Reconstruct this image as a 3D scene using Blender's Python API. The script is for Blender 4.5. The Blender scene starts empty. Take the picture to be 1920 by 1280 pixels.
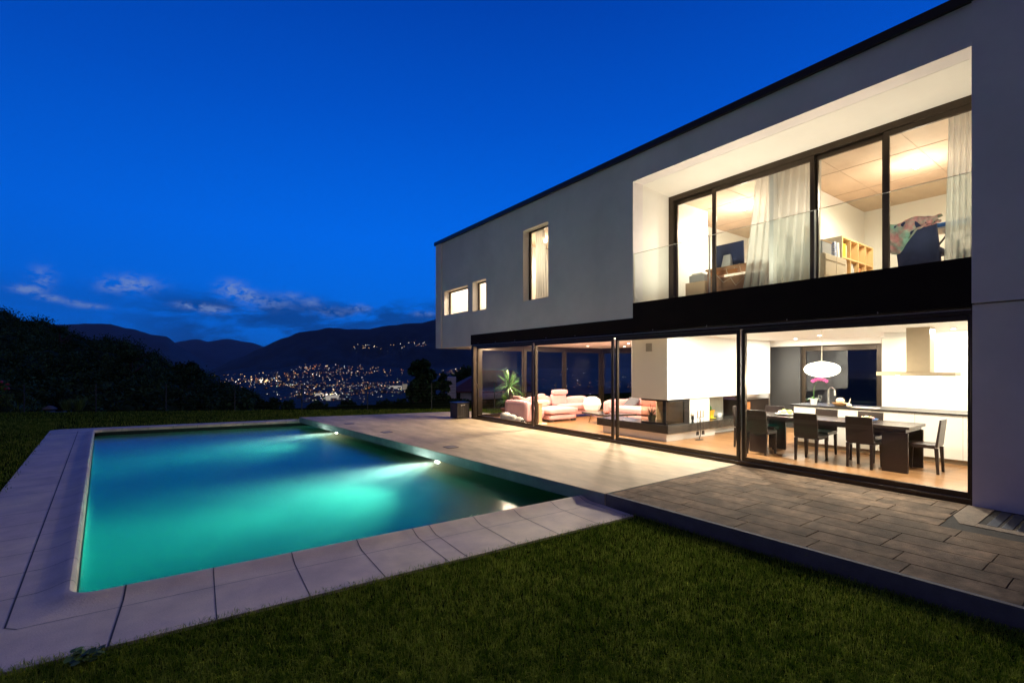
import bpy, bmesh, math, random
import numpy as np
from mathutils import Vector, Matrix
random.seed(7); rng = np.random.default_rng(11)
C = bpy.context.scene.collection; sc = bpy.context.scene
R = math.radians
# ------------------------------------------------------------------ camera
cam = bpy.data.cameras.new('camera'); co = bpy.data.objects.new('camera', cam); C.objects.link(co)
co.location = (0, 0, 1.7); co.rotation_euler = (R(90), 0, -math.atan2(639, 890))
cam.sensor_width = 36; cam.lens = 36*890/1920; cam.shift_y = 47/1920
cam.clip_start = .05; cam.clip_end = 60000
sc.camera = co
sc.view_settings.view_transform = 'Standard'; sc.view_settings.look = 'None'
sc.view_settings.exposure = 0; sc.view_settings.gamma = 1
# ------------------------------------------------------------------ node helper
class NT:
    def __init__(s, tree):
        s.t = tree; s.n = tree.nodes; s.l = tree.links
    def new(s, kind, **kw):
        n = s.n.new(kind)
        for k, v in kw.items(): setattr(n, k, v)
        return n
    def put(s, sock, v):
        if isinstance(v, bpy.types.NodeSocket): s.l.new(v, sock)
        elif v is not None: sock.default_value = v[:3] if (hasattr(v, '__len__') and sock.type == 'VECTOR') else v
    def m(s, op, a, b=None, c=None, clamp=False):
        n = s.new('ShaderNodeMath', operation=op, use_clamp=clamp)
        s.put(n.inputs[0], a)
        if b is not None: s.put(n.inputs[1], b)
        if c is not None: s.put(n.inputs[2], c)
        return n.outputs[0]
    def mix(s, f, a, b, mode='MIX'):
        n = s.new('ShaderNodeMix', data_type='RGBA', blend_type=mode)
        s.put(n.inputs[0], f); s.put(n.inputs[6], a); s.put(n.inputs[7], b)
        return n.outputs[2]
    def noise(s, vec, scale, detail=4, rough=.55, dist=0):
        n = s.new('ShaderNodeTexNoise')
        if vec is not None: s.put(n.inputs['Vector'], vec)
        n.inputs['Scale'].default_value = scale; n.inputs['Detail'].default_value = detail
        n.inputs['Roughness'].default_value = rough; n.inputs['Distortion'].default_value = dist
        return n.outputs['Fac']
    def ramp(s, f, stops, interp='LINEAR'):
        n = s.new('ShaderNodeValToRGB'); s.put(n.inputs[0], f); cr = n.color_ramp; cr.interpolation = interp
        while len(cr.elements) < len(stops): cr.elements.new(.5)
        for e, (p, c) in zip(cr.elements, stops): e.position = p; e.color = (*c, 1)
        return n.outputs[0]
    def sstep(s, x, a, b):
        n = s.new('ShaderNodeMapRange', interpolation_type='SMOOTHSTEP'); s.put(n.inputs[0], x)
        n.inputs[1].default_value = a; n.inputs[2].default_value = b
        return n.outputs[0]
# ------------------------------------------------------------------ world: dusk sky, afterglow to the north-east
w = bpy.data.worlds.new('World'); sc.world = w; w.use_nodes = True
q = NT(w.node_tree); q.n.clear()
tc = q.new('ShaderNodeTexCoord'); sp = q.new('ShaderNodeSeparateXYZ'); q.l.new(tc.outputs['Generated'], sp.inputs[0])
dx, dy, dz = sp.outputs
az = q.m('ARCTAN2', dx, dy); el = q.m('ARCSINE', dz)           # azimuth from +y towards +x, elevation, radians
elc = q.m('MAXIMUM', el, 0)
sky = q.ramp(q.m('DIVIDE', elc, 1.57), [(0, (.0, .170, .74)), (.05, (.0, .160, .82)), (.16, (.0, .145, .84)), (.30, (.0, .088, .60)), (.45, (.0, .045, .38)), (1, (.002, .022, .22))])
glow = q.m('COSINE', q.m('SUBTRACT', az, .55))                  # +1 towards the afterglow, -1 away from it
gf = q.sstep(glow, -.1, .62)
back = q.ramp(q.m('DIVIDE', elc, 1.57), [(0, (.086, .070, .100)), (.4, (.054, .047, .084)), (1, (.030, .030, .078))])
skyc = q.mix(gf, back, sky)
lf = q.sstep(az, -.75, .45)
skyc = q.mix(q.m('MULTIPLY', q.m('SUBTRACT', 1, lf), gf), skyc, q.mix(1.0, skyc, (.75, .70, .76, 1), 'MULTIPLY'))
# clouds low in the north
cv = q.new('ShaderNodeCombineXYZ'); q.put(cv.inputs[0], q.m('MULTIPLY', az, 1.0)); q.put(cv.inputs[1], q.m('MULTIPLY', el, 3.4))
n1 = q.noise(cv.outputs[0], 7.5, 8, .62, .3); cv2 = q.new('ShaderNodeCombineXYZ'); q.put(cv2.inputs[0], az); q.put(cv2.inputs[1], q.m('MULTIPLY', el, 1.5)); n2 = q.noise(cv2.outputs[0], 46, 8, .66, .25)
band = q.m('MULTIPLY', q.sstep(el, .015, .04), q.m('SUBTRACT', 1, q.sstep(el, .105, .150)))
azm = q.m('MULTIPLY', q.m('SUBTRACT', 1, q.sstep(az, .50, .75)), q.m('ADD', q.m('MULTIPLY', q.sstep(az, -.12, .06), .7), .3))
dark = q.m('MULTIPLY', q.m('MULTIPLY', q.sstep(n1, .36, .56), band), azm)
skyc = q.mix(q.m('MULTIPLY', dark, .80), skyc, (.002, .048, .235, 1))
puffs = None
for a0, e0, sa, se, st in [(-.157,.133,.011,.013,1.0), (-.172,.113,.014,.005,1.6), (-.150,.103,.012,.004,1.5), (-.125,.099,.010,.003,1.3), (-.050,.136,.028,.011,1.2), (-.075,.128,.018,.009,.8), (.090,.139,.018,.013,1.6), (.115,.131,.014,.010,1.2), (.03,.106,.020,.005,1.6), (.060,.101,.022,.006,1.3), (.150,.120,.040,.012,.7), (.222,.124,.014,.008,.9), (.315,.117,.016,.006,1.0), (.265,.108,.035,.009,.5), (.44,.108,.018,.005,.8), (-.105,.095,.02,.004,.8), (.19,.135,.02,.006,.5)]:
    g = q.m('ADD', q.m('POWER', q.m('DIVIDE', q.m('SUBTRACT', az, a0), sa), 2.0), q.m('POWER', q.m('DIVIDE', q.m('SUBTRACT', el, e0), se), 2.0))
    g = q.m('MULTIPLY', q.m('EXPONENT', q.m('MULTIPLY', g, -1)), st)
    puffs = g if puffs is None else q.m('ADD', puffs, g)
pf = q.m('MULTIPLY', puffs, q.sstep(n2, .38, .60), clamp=True)
skyc = q.mix(q.m('MULTIPLY', pf, .75), skyc, (.17, .28, .60, 1))
bg = q.new('ShaderNodeBackground'); q.put(bg.inputs[0], skyc); bg.inputs[1].default_value = 1.0
wo = q.new('ShaderNodeOutputWorld'); q.l.new(bg.outputs[0], wo.inputs[0])
# ------------------------------------------------------------------ materials
MATS = {}
def mat(name, col, rough=.6, metal=0, var=0.0, vscale=3, bump=0, bscale=40, spec=.5, emit=None, estr=0, alt=None, altscale=None, stretch=None, trans=0, coat=0, attr=None, nosample=False):
    if name in MATS: return MATS[name]
    m = bpy.data.materials.new(name); m.use_nodes = True; q = NT(m.node_tree); p = q.n['Principled BSDF']
    p.inputs['Roughness'].default_value = rough; p.inputs['Metallic'].default_value = metal
    p.inputs['Specular IOR Level'].default_value = spec
    if coat: p.inputs['Coat Weight'].default_value = coat
    tc = q.new('ShaderNodeTexCoord'); vec = tc.outputs['Object']
    if stretch:
        mp = q.new('ShaderNodeMapping'); mp.inputs['Scale'].default_value = stretch; q.l.new(vec, mp.inputs[0]); vec = mp.outputs[0]
    c = (*col, 1)
    if alt is not None:
        f = q.sstep(q.noise(vec, altscale or vscale, 6, .6), .35, .65)
        c = q.mix(f, c, (*alt, 1))
    if var:
        f = q.noise(vec, vscale, 6, .62)
        k = q.new('ShaderNodeMapRange'); q.put(k.inputs[0], f); k.inputs[1].default_value = .3; k.inputs[2].default_value = .7
        k.inputs[3].default_value = 1-var; k.inputs[4].default_value = 1+var
        v = q.new('ShaderNodeVectorMath', operation='SCALE'); q.put(v.inputs[0], c); q.put(v.inputs[3], k.outputs[0]); c = v.outputs[0]
    if attr:
        a = q.new('ShaderNodeAttribute', attribute_name=attr)
        v = q.new('ShaderNodeVectorMath', operation='SCALE'); q.put(v.inputs[0], c); q.put(v.inputs[3], a.outputs['Fac']); c = v.outputs[0]
    q.put(p.inputs['Base Color'], c)
    if bump:
        b = q.new('ShaderNodeBump'); b.inputs['Strength'].default_value = bump; b.inputs['Distance'].default_value = .01
        q.put(b.inputs['Height'], q.noise(vec, bscale, 5, .6)); q.l.new(b.outputs[0], p.inputs['Normal'])
    if emit:
        p.inputs['Emission Color'].default_value = (*emit, 1); p.inputs['Emission Strength'].default_value = estr
        if nosample: m.cycles.emission_sampling = 'NONE'
    if trans: p.inputs['Transmission Weight'].default_value = trans
    MATS[name] = m; return m
def glassmat(name, tint=(.96, .98, .97), f0=1.0, ior=1.45):
    m = bpy.data.materials.new(name); m.use_nodes = True; q = NT(m.node_tree); q.n.clear()
    tr = q.new('ShaderNodeBsdfTransparent'); tr.inputs[0].default_value = (*tint, 1)
    gl = q.new('ShaderNodeBsdfGlossy'); gl.inputs['Roughness'].default_value = 0.0
    fr = q.new('ShaderNodeFresnel'); fr.inputs[0].default_value = ior
    geo = q.new('ShaderNodeNewGeometry')
    f = q.m('MULTIPLY', fr.outputs[0], f0, clamp=True)
    f = q.m('MULTIPLY', f, q.m('SUBTRACT', 1, geo.outputs['Backfacing']))
    mx = q.new('ShaderNodeMixShader'); q.put(mx.inputs[0], f); q.l.new(tr.outputs[0], mx.inputs[1]); q.l.new(gl.outputs[0], mx.inputs[2])
    o = q.new('ShaderNodeOutputMaterial'); q.l.new(mx.outputs[0], o.inputs[0]); MATS[name] = m; return m
plaster = mat('white_render', (.74, .70, .69), .85, var=.09, vscale=.9, bump=.45, bscale=160)
inwall = mat('interior_white', (.82, .80, .76), .7, var=.015, vscale=1)
ceil_m = mat('ceiling_white', (.82, .80, .77), .8)
blackm = mat('black_metal', (.018, .015, .014), .38, .3, var=.15, vscale=5)
bronze = mat('dark_bronze_frame', (.060, .045, .032), .34, .75, var=.12, vscale=8)
alu = mat('brushed_rail', (.30, .28, .26), .3, .9)
concrete = mat('polished_concrete', (.56, .43, .275), .62, var=.28, vscale=1.6, alt=(.44, .33, .20), altscale=.45, bump=.22, bscale=14, stretch=(2.2, .7, 1))
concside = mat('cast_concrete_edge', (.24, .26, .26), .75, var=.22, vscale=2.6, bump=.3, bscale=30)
stone = mat('coping_stone', (.80, .66, .49), .68, var=.15, vscale=2.4, bump=.3, bscale=70, alt=(.64, .52, .45), altscale=.9)
joint_m = mat('joint_sealant', (.055, .05, .055), .8)
pav = mat('paver_stone', (.215, .142, .088), .85, spec=.2, var=.38, vscale=7, bump=.6, bscale=60, alt=(.115, .078, .050), altscale=2.6, attr='shade')
kerbm = mat('kerb_concrete', (.13, .125, .13), .8, var=.2, vscale=4, bump=.4, bscale=50)
gapm = mat('bedding_sand', (.035, .028, .022), .95, bump=.4)
soil = mat('lawn_soil', (.018, .024, .004), 1.0, spec=.0, var=.4, vscale=3, bump=.5, bscale=30)
glass = glassmat('window_glass'); railglass = glassmat('balustrade_glass', (.93, .97, .96), .8)
darkleaf = mat('dark_foliage', (.050, .105, .040), .85, spec=.08, var=.4, vscale=.6, attr='shade')
bark = mat('bark', (.07, .05, .035), .9, var=.3, vscale=6, bump=.6)
# ------------------------------------------------------------------ mesh builder
class MB:
    def __init__(s, T=None): s.v = []; s.f = []; s.a = []; s.T = T; s.sh = []
    def add(s, vs, fs, shade=1.0):
        n = len(s.v)
        for p in vs:
            p = Vector(p)
            s.v.append(s.T @ p if s.T else p)
        s.f += [tuple(i+n for i in f) for f in fs]; s.sh += [shade]*len(fs)
        return s
    def box(s, x0, x1, y0, y1, z0, z1, shade=1.0):
        return s.add([(x0,y0,z0),(x1,y0,z0),(x1,y1,z0),(x0,y1,z0),(x0,y0,z1),(x1,y0,z1),(x1,y1,z1),(x0,y1,z1)],
                     [(0,3,2,1),(4,5,6,7),(0,1,5,4),(1,2,6,5),(2,3,7,6),(3,0,4,7)], shade)
    def prism(s, pts, z0, z1, shade=1.0):
        n = len(pts); a = [(x,y,z0) for x,y in pts]+[(x,y,z1) for x,y in pts]
        return s.add(a, [tuple(range(n))[::-1], tuple(range(n, 2*n))]+[(i,(i+1)%n,(i+1)%n+n,i+n) for i in range(n)], shade)
    def taper(s, c, w0, d0, w1, d1, z0, z1, off=(0,0)):
        x,y = c; x1,y1 = x+off[0], y+off[1]
        return s.add([(x-w0,y-d0,z0),(x+w0,y-d0,z0),(x+w0,y+d0,z0),(x-w0,y+d0,z0),(x1-w1,y1-d1,z1),(x1+w1,y1-d1,z1),(x1+w1,y1+d1,z1),(x1-w1,y1+d1,z1)],
                     [(0,3,2,1),(4,5,6,7),(0,1,5,4),(1,2,6,5),(2,3,7,6),(3,0,4,7)])
    def tube(s, pts, r, n=8, shade=1.0):
        pts = [Vector(p) for p in pts]; rs = r if isinstance(r, (list, tuple)) else [r]*len(pts); vs = []; fs = []
        for i, p in enumerate(pts):
            d = (pts[min(i+1, len(pts)-1)]-pts[max(i-1, 0)]).normalized()
            a = d.orthogonal().normalized() if abs(d.z) < .95 else Vector((1,0,0)); a = (a-d*a.dot(d)).normalized(); b = d.cross(a)
            for k in range(n):
                t = 2*math.pi*k/n; vs.append(p+(a*math.cos(t)+b*math.sin(t))*rs[i])
        for i in range(len(pts)-1):
            for k in range(n): fs.append((i*n+k, i*n+(k+1)%n, (i+1)*n+(k+1)%n, (i+1)*n+k))
        fs.append(tuple(range(n))[::-1]); fs.append(tuple((len(pts)-1)*n+k for k in range(n)))
        return s.add(vs, fs, shade)
    def lathe(s, c, prof, n=24, sx=1, sy=1):
        vs = []; fs = []; m = len(prof)
        for r, z in prof:
            for k in range(n):
                t = 2*math.pi*k/n; vs.append((c[0]+r*sx*math.cos(t), c[1]+r*sy*math.sin(t), c[2]+z))
        for i in range(m-1):
            for k in range(n): fs.append((i*n+k, i*n+(k+1)%n, (i+1)*n+(k+1)%n, (i+1)*n+k))
        fs.append(tuple(range(n))[::-1]); fs.append(tuple((m-1)*n+k for k in range(n)))
        return s.add(vs, fs)
    def blob(s, c, r, amp=.12, n=2, seed=0, shade=1.0):
        bm = bmesh.new(); bmesh.ops.create_icosphere(bm, subdivisions=n, radius=1)
        rr = random.Random(seed); ph = [rr.uniform(0, 6) for _ in range(6)]
        vs = []
        for v in bm.verts:
            k = 1+amp*(math.sin(3*v.co.x+ph[0])+math.sin(4*v.co.y+ph[1])+math.sin(3.5*v.co.z+ph[2]))*.6
            vs.append((c[0]+v.co.x*r[0]*k, c[1]+v.co.y*r[1]*k, c[2]+v.co.z*r[2]*k))
        fs = [tuple(v.index for v in f.verts) for f in bm.faces]; bm.free()
        return s.add(vs, fs, shade)
    def build(s, name, m, parent=None, loc=None, smooth=False, bevel=0, seg=2):
        root = parent
        while root is not None and root.parent is not None: root = root.parent
        o_ = Vector(root['_o']) if root is not None and '_o' in root else (Vector(loc) if loc is not None else Vector((0,0,0)))
        me = bpy.data.meshes.new(name); me.from_pydata([tuple(v-o_) for v in s.v], [], s.f); me.validate(); me.update()
        me.materials.append(m)
        if len(s.sh) == len(me.polygons):
            at = me.attributes.new('shade', 'FLOAT', 'FACE'); at.data.foreach_set('value', s.sh)
        o = bpy.data.objects.new(name, me); C.objects.link(o)
        if parent is not None: o.parent = parent
        elif loc is not None: o.location = loc
        if smooth:
            me.polygons.foreach_set('use_smooth', [True]*len(me.polygons))
            if smooth == 'auto': me.set_sharp_from_angle(angle=R(35))
        if bevel:
            b = o.modifiers.new('bevel', 'BEVEL'); b.width = bevel; b.segments = seg; b.limit_method = 'ANGLE'; b.angle_limit = R(40); b.harden_normals = False
            me.polygons.foreach_set('use_smooth', [True]*len(me.polygons)); me.set_sharp_from_angle(angle=R(50))
        return o
def tag(o, label=None, cat=None, group=None, kind=None):
    if label: o['label'] = label
    if cat: o['category'] = cat
    if group: o['group'] = group
    if kind: o['kind'] = kind
    return o
def thing(name, label, cat, loc=(0,0,0), group=None):
    o = bpy.data.objects.new(name, None); C.objects.link(o); o.location = loc; o['_o'] = list(loc); o.empty_display_size = .2
    return tag(o, label, cat, group)
def copy_tree(o, parent=None):
    c = o.copy(); C.objects.link(c)
    if parent: c.parent = parent
    for ch in [x for x in bpy.data.objects if x.parent == o]: copy_tree(ch, c)
    return c
def lamp(kind, name, loc, energy, col, size=.1, parent=None, rot=(0,0,0), spread=None, angle=None, blend=.5):
    l = bpy.data.lights.new(name, kind); l.energy = energy; l.color = col
    if kind == 'AREA': l.shape = 'DISK'; l.size = size
    else: l.shadow_soft_size = size
    if spread: l.spread = spread
    if angle: l.spot_size = angle; l.spot_blend = blend
    o = bpy.data.objects.new(name, l); C.objects.link(o)
    if parent is not None: o.parent = parent; o.location = Vector(loc)-Vector(parent['_o'])
    else: o.location = loc
    o.rotation_euler = rot
    return o
def wallgrid(plane, X0, X1, ys, zs, holes, mb=None):
    """wall slab between X0 and X1 over the ys x zs grid; holes = [(y0,y1,z0,z1)]; plane 'x' (along y) or 'y' (along x)"""
    mb = mb or MB(); ys = sorted(set(ys+[h[i] for h in holes for i in (0,1)])); zs = sorted(set(zs+[h[i] for h in holes for i in (2,3)]))
    def solid(i, j):
        if i < 0 or j < 0 or i >= len(ys)-1 or j >= len(zs)-1: return False
        a, b = (ys[i]+ys[i+1])/2, (zs[j]+zs[j+1])/2
        return not any(h[0] < a < h[1] and h[2] < b < h[3] for h in holes)
    P = (lambda d, y, z: (d, y, z)) if plane == 'x' else (lambda d, y, z: (y, d, z))
    for i in range(len(ys)-1):
        for j in range(len(zs)-1):
            if not solid(i, j): continue
            y0, y1, z0, z1 = ys[i], ys[i+1], zs[j], zs[j+1]
            mb.add([P(X0,y0,z0),P(X0,y0,z1),P(X0,y1,z1),P(X0,y1,z0)], [(0,1,2,3)])
            mb.add([P(X1,y0,z0),P(X1,y1,z0),P(X1,y1,z1),P(X1,y0,z1)], [(0,1,2,3)])
            if not solid(i-1, j): mb.add([P(X0,y0,z0),P(X1,y0,z0),P(X1,y0,z1),P(X0,y0,z1)], [(0,1,2,3)])
            if not solid(i+1, j): mb.add([P(X0,y1,z0),P(X0,y1,z1),P(X1,y1,z1),P(X1,y1,z0)], [(0,1,2,3)])
            if not solid(i, j-1): mb.add([P(X0,y0,z0),P(X0,y1,z0),P(X1,y1,z0),P(X1,y0,z0)], [(0,1,2,3)])
            if not solid(i, j+1): mb.add([P(X0,y0,z1),P(X1,y0,z1),P(X1,y1,z1),P(X0,y1,z1)], [(0,1,2,3)])
    return mb
fw = Vector((math.sin(math.atan2(639,890)), math.cos(math.atan2(639,890)), 0)); rt = Vector((fw.y, -fw.x, 0))

# ================================================================== POOL GEOMETRY (metres; long axis leans slightly against the facade)
P1, P2, P3, P4 = Vector((-.62,5.10)), Vector((4.98,4.88)), Vector((3.92,17.0)), Vector((-1.78,18.0))
ZC, ZW = -.15, -.285
def arc_path():
    def corner(a, b, c, r=.16, n=7):
        u = (a-b).normalized(); v = (c-b).normalized(); ang = math.acos(max(-1, min(1, u.dot(v)))); d = r/math.tan(ang/2)
        s0 = b+u*d; s1 = b+v*d; bis = (u+v).normalized(); cen = b+bis*(r/math.sin(ang/2))
        a0 = math.atan2(s0.y-cen.y, s0.x-cen.x); a1 = math.atan2(s1.y-cen.y, s1.x-cen.x)
        while a1-a0 > math.pi: a1 -= 2*math.pi
        while a1-a0 < -math.pi: a1 += 2*math.pi
        return [cen+Vector((math.cos(a0+(a1-a0)*k/n), math.sin(a0+(a1-a0)*k/n)))*r for k in range(n+1)]
    return [Vector((4.715, 4.89))]+corner(P2, P1, P4)+corner(P1, P4, P3)+[Vector((3.56, 17.07))]
path = arc_path()
def offs(path):
    out = []
    for i, p in enumerate(path):
        a = path[max(i-1, 0)]; b = path[min(i+1, len(path)-1)]; d = (b-a).normalized(); out.append(Vector((-d.y, d.x)))
    # path runs right->left along the near edge, then away, then right: outward is on the left-hand side
    return [(-n if n.dot(Vector((1.6, 11))-p) > 0 else n) for n, p in zip(out, path)]
onrm = offs(path)
def lip(s):   # raised rounded edge of the coping
    prof = [(0,-.135),(0,-.03),(.008,.010),(.022,.036),(.040,.048),(.065,.046),(.10,.036),(.16,.016),(.24,.0)]
    if s >= .24: return 0
    for (a, b), (c, d) in zip(prof, prof[1:]):
        if a <= s <= c and c > a: return b+(d-b)*(s-a)/(c-a)
    return 0
S = [(.004,-.036),(0,-.03),(.008,.010),(.022,.036),(.040,.048),(.065,.046),(.10,.036),(.16,.016),(.24,.0),(.37,0),(.98,0),(.98,-.12)]
# ---- ground: one lawn sheet with the pool cut out, falling away beyond the fence
HX0, HX1, HY0, HY1 = -2.35, 5.2, 4.3, 18.45
mb = MB(); L0 = -.175
gx = [-60, -30, -12, HX0, -1, 1, 3, HX1, 8, 16, 40, 70]; gy = [-25, -8, 0, HY0, 8, 13, HY1, 20, 23]
for i in range(len(gx)-1):
    for j in range(len(gy)-1):
        if gx[i] >= HX0 and gx[i+1] <= HX1 and gy[j] >= HY0 and gy[j+1] <= HY1: continue
        mb.add([(gx[i],gy[j],L0),(gx[i+1],gy[j],L0),(gx[i+1],gy[j+1],L0),(gx[i],gy[j+1],L0)], [(0,1,2,3)])
mb.add([(-2.35,4.3,L0),(-1.1,4.3,L0),(-2.28,18.45,L0),(-2.35,18.45,L0)], [(0,1,2,3)]); mb.add([(-1.8,18.4,L0),(5.2,17.3,L0),(5.2,18.45,L0),(-1.8,18.45,L0)], [(0,1,2,3)])
# far lawn edge runs from (-8,29.5) to (14,16.4); extend the sheet as a wedge
def edge_y(x): return 24.35-.60*x
mb.add([(-60,23,L0),(2.2,23,L0),(-12,edge_y(-12),L0),(-60,edge_y(-12),L0)], [(0,1,2,3)])
tag(mb.build('lawn_ground', soil), kind='structure')
hb = MB(); xs = [-60, -12, 2.2]; 
hb.add([(-60,edge_y(-12),L0),(-12,edge_y(-12),L0),(2.25,23,L0),(70,22.98,L0),(-140,140,-9),(-20,110,-9),(30,110,-12),(160,110,-14),(-900,900,-85),(0,900,-100),(900,900,-100)],
       [(0,1,5,4),(1,2,6,5),(2,3,7,6),(4,5,9,8),(5,6,9),(6,7,10,9)])
tag(hb.build('hillside_ground', mat('hill_ground', (.014, .02, .01), .95, var=.4, vscale=.05)), kind='structure')

# ================================================================== POOL
pool = thing('swimming_pool', 'long turquoise swimming pool lit from under water beside the concrete terrace', 'swimming pool', (1.6, 11, -.15))
def sqpt(i, s):   # outer joints and the outer edge turn square corners
    p, n = path[i], onrm[i]
    for k0, cr, na, nb in ((1, P1, nrm_near, nrm_left), (9, P4, nrm_left, nrm_far)):
        if k0 <= i <= k0+7:
            da = Vector((-na.y, na.x)); db = Vector((-nb.y, nb.x))
            cor = cr+(na+nb)*(s/(1+na.dot(nb))); t = (i-k0)/7
            a = path[k0]+na*s; b = path[k0+7]+nb*s
            return a.lerp(cor, min(1, t*2)) if t < .5 else cor.lerp(b, (t-.5)*2)
    return p+n*s
nn = (P1-P2).normalized(); nrm_near = Vector((-nn.y, nn.x)); nrm_near = nrm_near if nrm_near.y < 0 else -nrm_near
nl = (P4-P1).normalized(); nrm_left = Vector((-nl.y, nl.x)); nrm_left = nrm_left if nrm_left.x < 0 else -nrm_left
nf = (P3-P4).normalized(); nrm_far = Vector((-nf.y, nf.x)); nrm_far = nrm_far if nrm_far.y > 0 else -nrm_far
mb = MB(); ring = []
for i, (p, n) in enumerate(zip(path, onrm)):
    row_ = []
    for s, z in S:
        v = sqpt(i, s) if s > .3 else p+n*s
        row_.append((v.x, v.y, ZC+z))
    ring.append(row_)
for i in range(len(ring)-1):
    m_ = len(S)
    mb.add(ring[i]+ring[i+1], [(k, k+1, m_+k+1, m_+k) for k in range(m_-1)])
cop = mb.build('coping', stone, pool, smooth='auto')
# joints across the coping and the two long joints
def strip(pts_dir, width, s0=0.0, s1=.985):
    p, n = pts_dir; t = Vector((-n.y, n.x)); vs = []; ss = [x for x in (.0, .008, .022, .04, .065, .10, .16, .24, .37, .6, .98) if s0 <= x <= s1]
    for s in ss:
        z = ZC+lip(s)+.0018 if s > 0 else ZC-.03
        for e in (-1, 1): vs.append((p.x+n.x*(s-.0015*(s == 0))+t.x*e*width/2, p.y+n.y*(s-.0015*(s == 0))+t.y*e*width/2, z))
    return vs, [(2*k, 2*k+1, 2*k+3, 2*k+2) for k in range(len(ss)-1)]
mb = MB()
nn = Vector((P1-P2)).normalized(); nrm_near = Vector((-nn.y, nn.x)); nrm_near = nrm_near if nrm_near.y < 0 else -nrm_near
for x in [-.30, .31, .95, 1.57, 2.18, 2.38, 2.95, 3.52, 4.12, 4.62]:
    t = (x-P2.x)/(P1.x-P2.x); p = P2.lerp(P1, t); tilt = nrm_near.copy(); mb.add(*strip((p, tilt), .007 if x > 0 else .012))
nl = (P4-P1).normalized(); nrm_left = Vector((-nl.y, nl.x)); nrm_left = nrm_left if nrm_left.x < 0 else -nrm_left
for k in range(1, 22): mb.add(*strip((P1.lerp(P4, (k*.62-.28)/12.95), nrm_left), .007))
nf = (P3-P4).normalized(); nrm_far = Vector((-nf.y, nf.x)); nrm_far = nrm_far if nrm_far.y > 0 else -nrm_far
for k in range(1, 9): mb.add(*strip((P4.lerp(P3, k*.62/5.8), nrm_far), .006))
for i in range(len(path)-1):
    for s, wd in ((.36, .006),):
        wl = wd*(1.9 if onrm[i].x < -.7 and onrm[i+1].x < -.7 else .8)
        a = [sqpt(i, s-wl/2), sqpt(i, s+wl/2), sqpt(i+1, s+wl/2), sqpt(i+1, s-wl/2)]
        mb.add([(v.x, v.y, ZC+.0022) for v in a], [(0,1,2,3)])
mb.build('joint', joint_m, cop)
# basin shell
mb = MB(); OV = .30
B = [P1, P2+Vector((OV,0)), P3+Vector((OV,0)), P4]; cen_b = Vector((1.6, 11.0))
basin_m = mat('pool_liner', (.42, .62, .50), .6, var=.10, vscale=1.2, alt=(.34, .55, .47), altscale=.8)
for i in (0, 2, 3):
    a, b = B[i], B[(i+1) % 4]; mb.add([(a.x,a.y,-1.75),(b.x,b.y,-1.75),(b.x,b.y,-.19),(a.x,a.y,-.19)], [(0,1,2,3)])
mb.add([(p.x,p.y,-1.75) for p in B], [(0,1,2,3)])
mb.build('basin', basin_m, pool)
mb = MB(); a, b = B[1], B[2]; mb.add([(a.x,a.y,-1.75),(b.x,b.y,-1.75),(b.x,b.y,-.17),(a.x,a.y,-.17)], [(0,1,2,3)])  # right wall all dark: shade under the terrace painted into its colour
for a, b in ((B[0],B[1]),(B[3],B[0]),(B[2],B[3])): n_ = (cen_b-(a+b)/2).normalized()*.004; mb.add([(a.x+n_.x,a.y+n_.y,-.33),(b.x+n_.x,b.y+n_.y,-.33),(b.x+n_.x,b.y+n_.y,-.185),(a.x+n_.x,a.y+n_.y,-.185)], [(0,1,2,3)])
mb.build('waterline_band_and_wall_shade', mat('band_tiles_and_wall_shade', (.018,.022,.024), .5, var=.2), pool)
# fixtures under the terrace edge
pl_em = mat('pool_lamp_lens', (1,1,1), .3, emit=(1, .93, .70), estr=260)
steel = mat('brushed_steel', (.34, .27, .18), .42, .6, var=.05, vscale=9)
for k, (yy, pw) in enumerate(((9.1, 3900), (14.8, 1900))):
    t = (yy-P2.y)/(P3.y-P2.y); wx = P2.x+OV+(P3.x-P2.x)*t; xf = wx-.34
    mb = MB(); mb.box(xf+.02, wx, yy-.06, yy+.06, -.50, -.38); hf = mb.build('pool_light', steel, pool, bevel=.005)
    mb = MB(); mb.T = Matrix.Translation((xf+.01, yy, -.44)) @ Matrix.Rotation(R(90), 4, 'Y'); mb.lathe((0,0,0), [(.06,-.006),(.085,0),(.06,.006)], 20); mb.build('lens', pl_em, hf)
    lamp('SPOT', 'pool_lamp', (xf-.03, yy, -.44), pw*.66, (1, .95, .84), .03, pool, rot=(R(79), 0, R(90+10)), angle=R(86), blend=1.0)
    lamp('SPOT', 'pool_beam', (xf-.03, yy, -.42), pw*1.7, (1, .94, .80), .03, pool, rot=(R(87), 0, R(90+9)), angle=R(46), blend=1.0)
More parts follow.
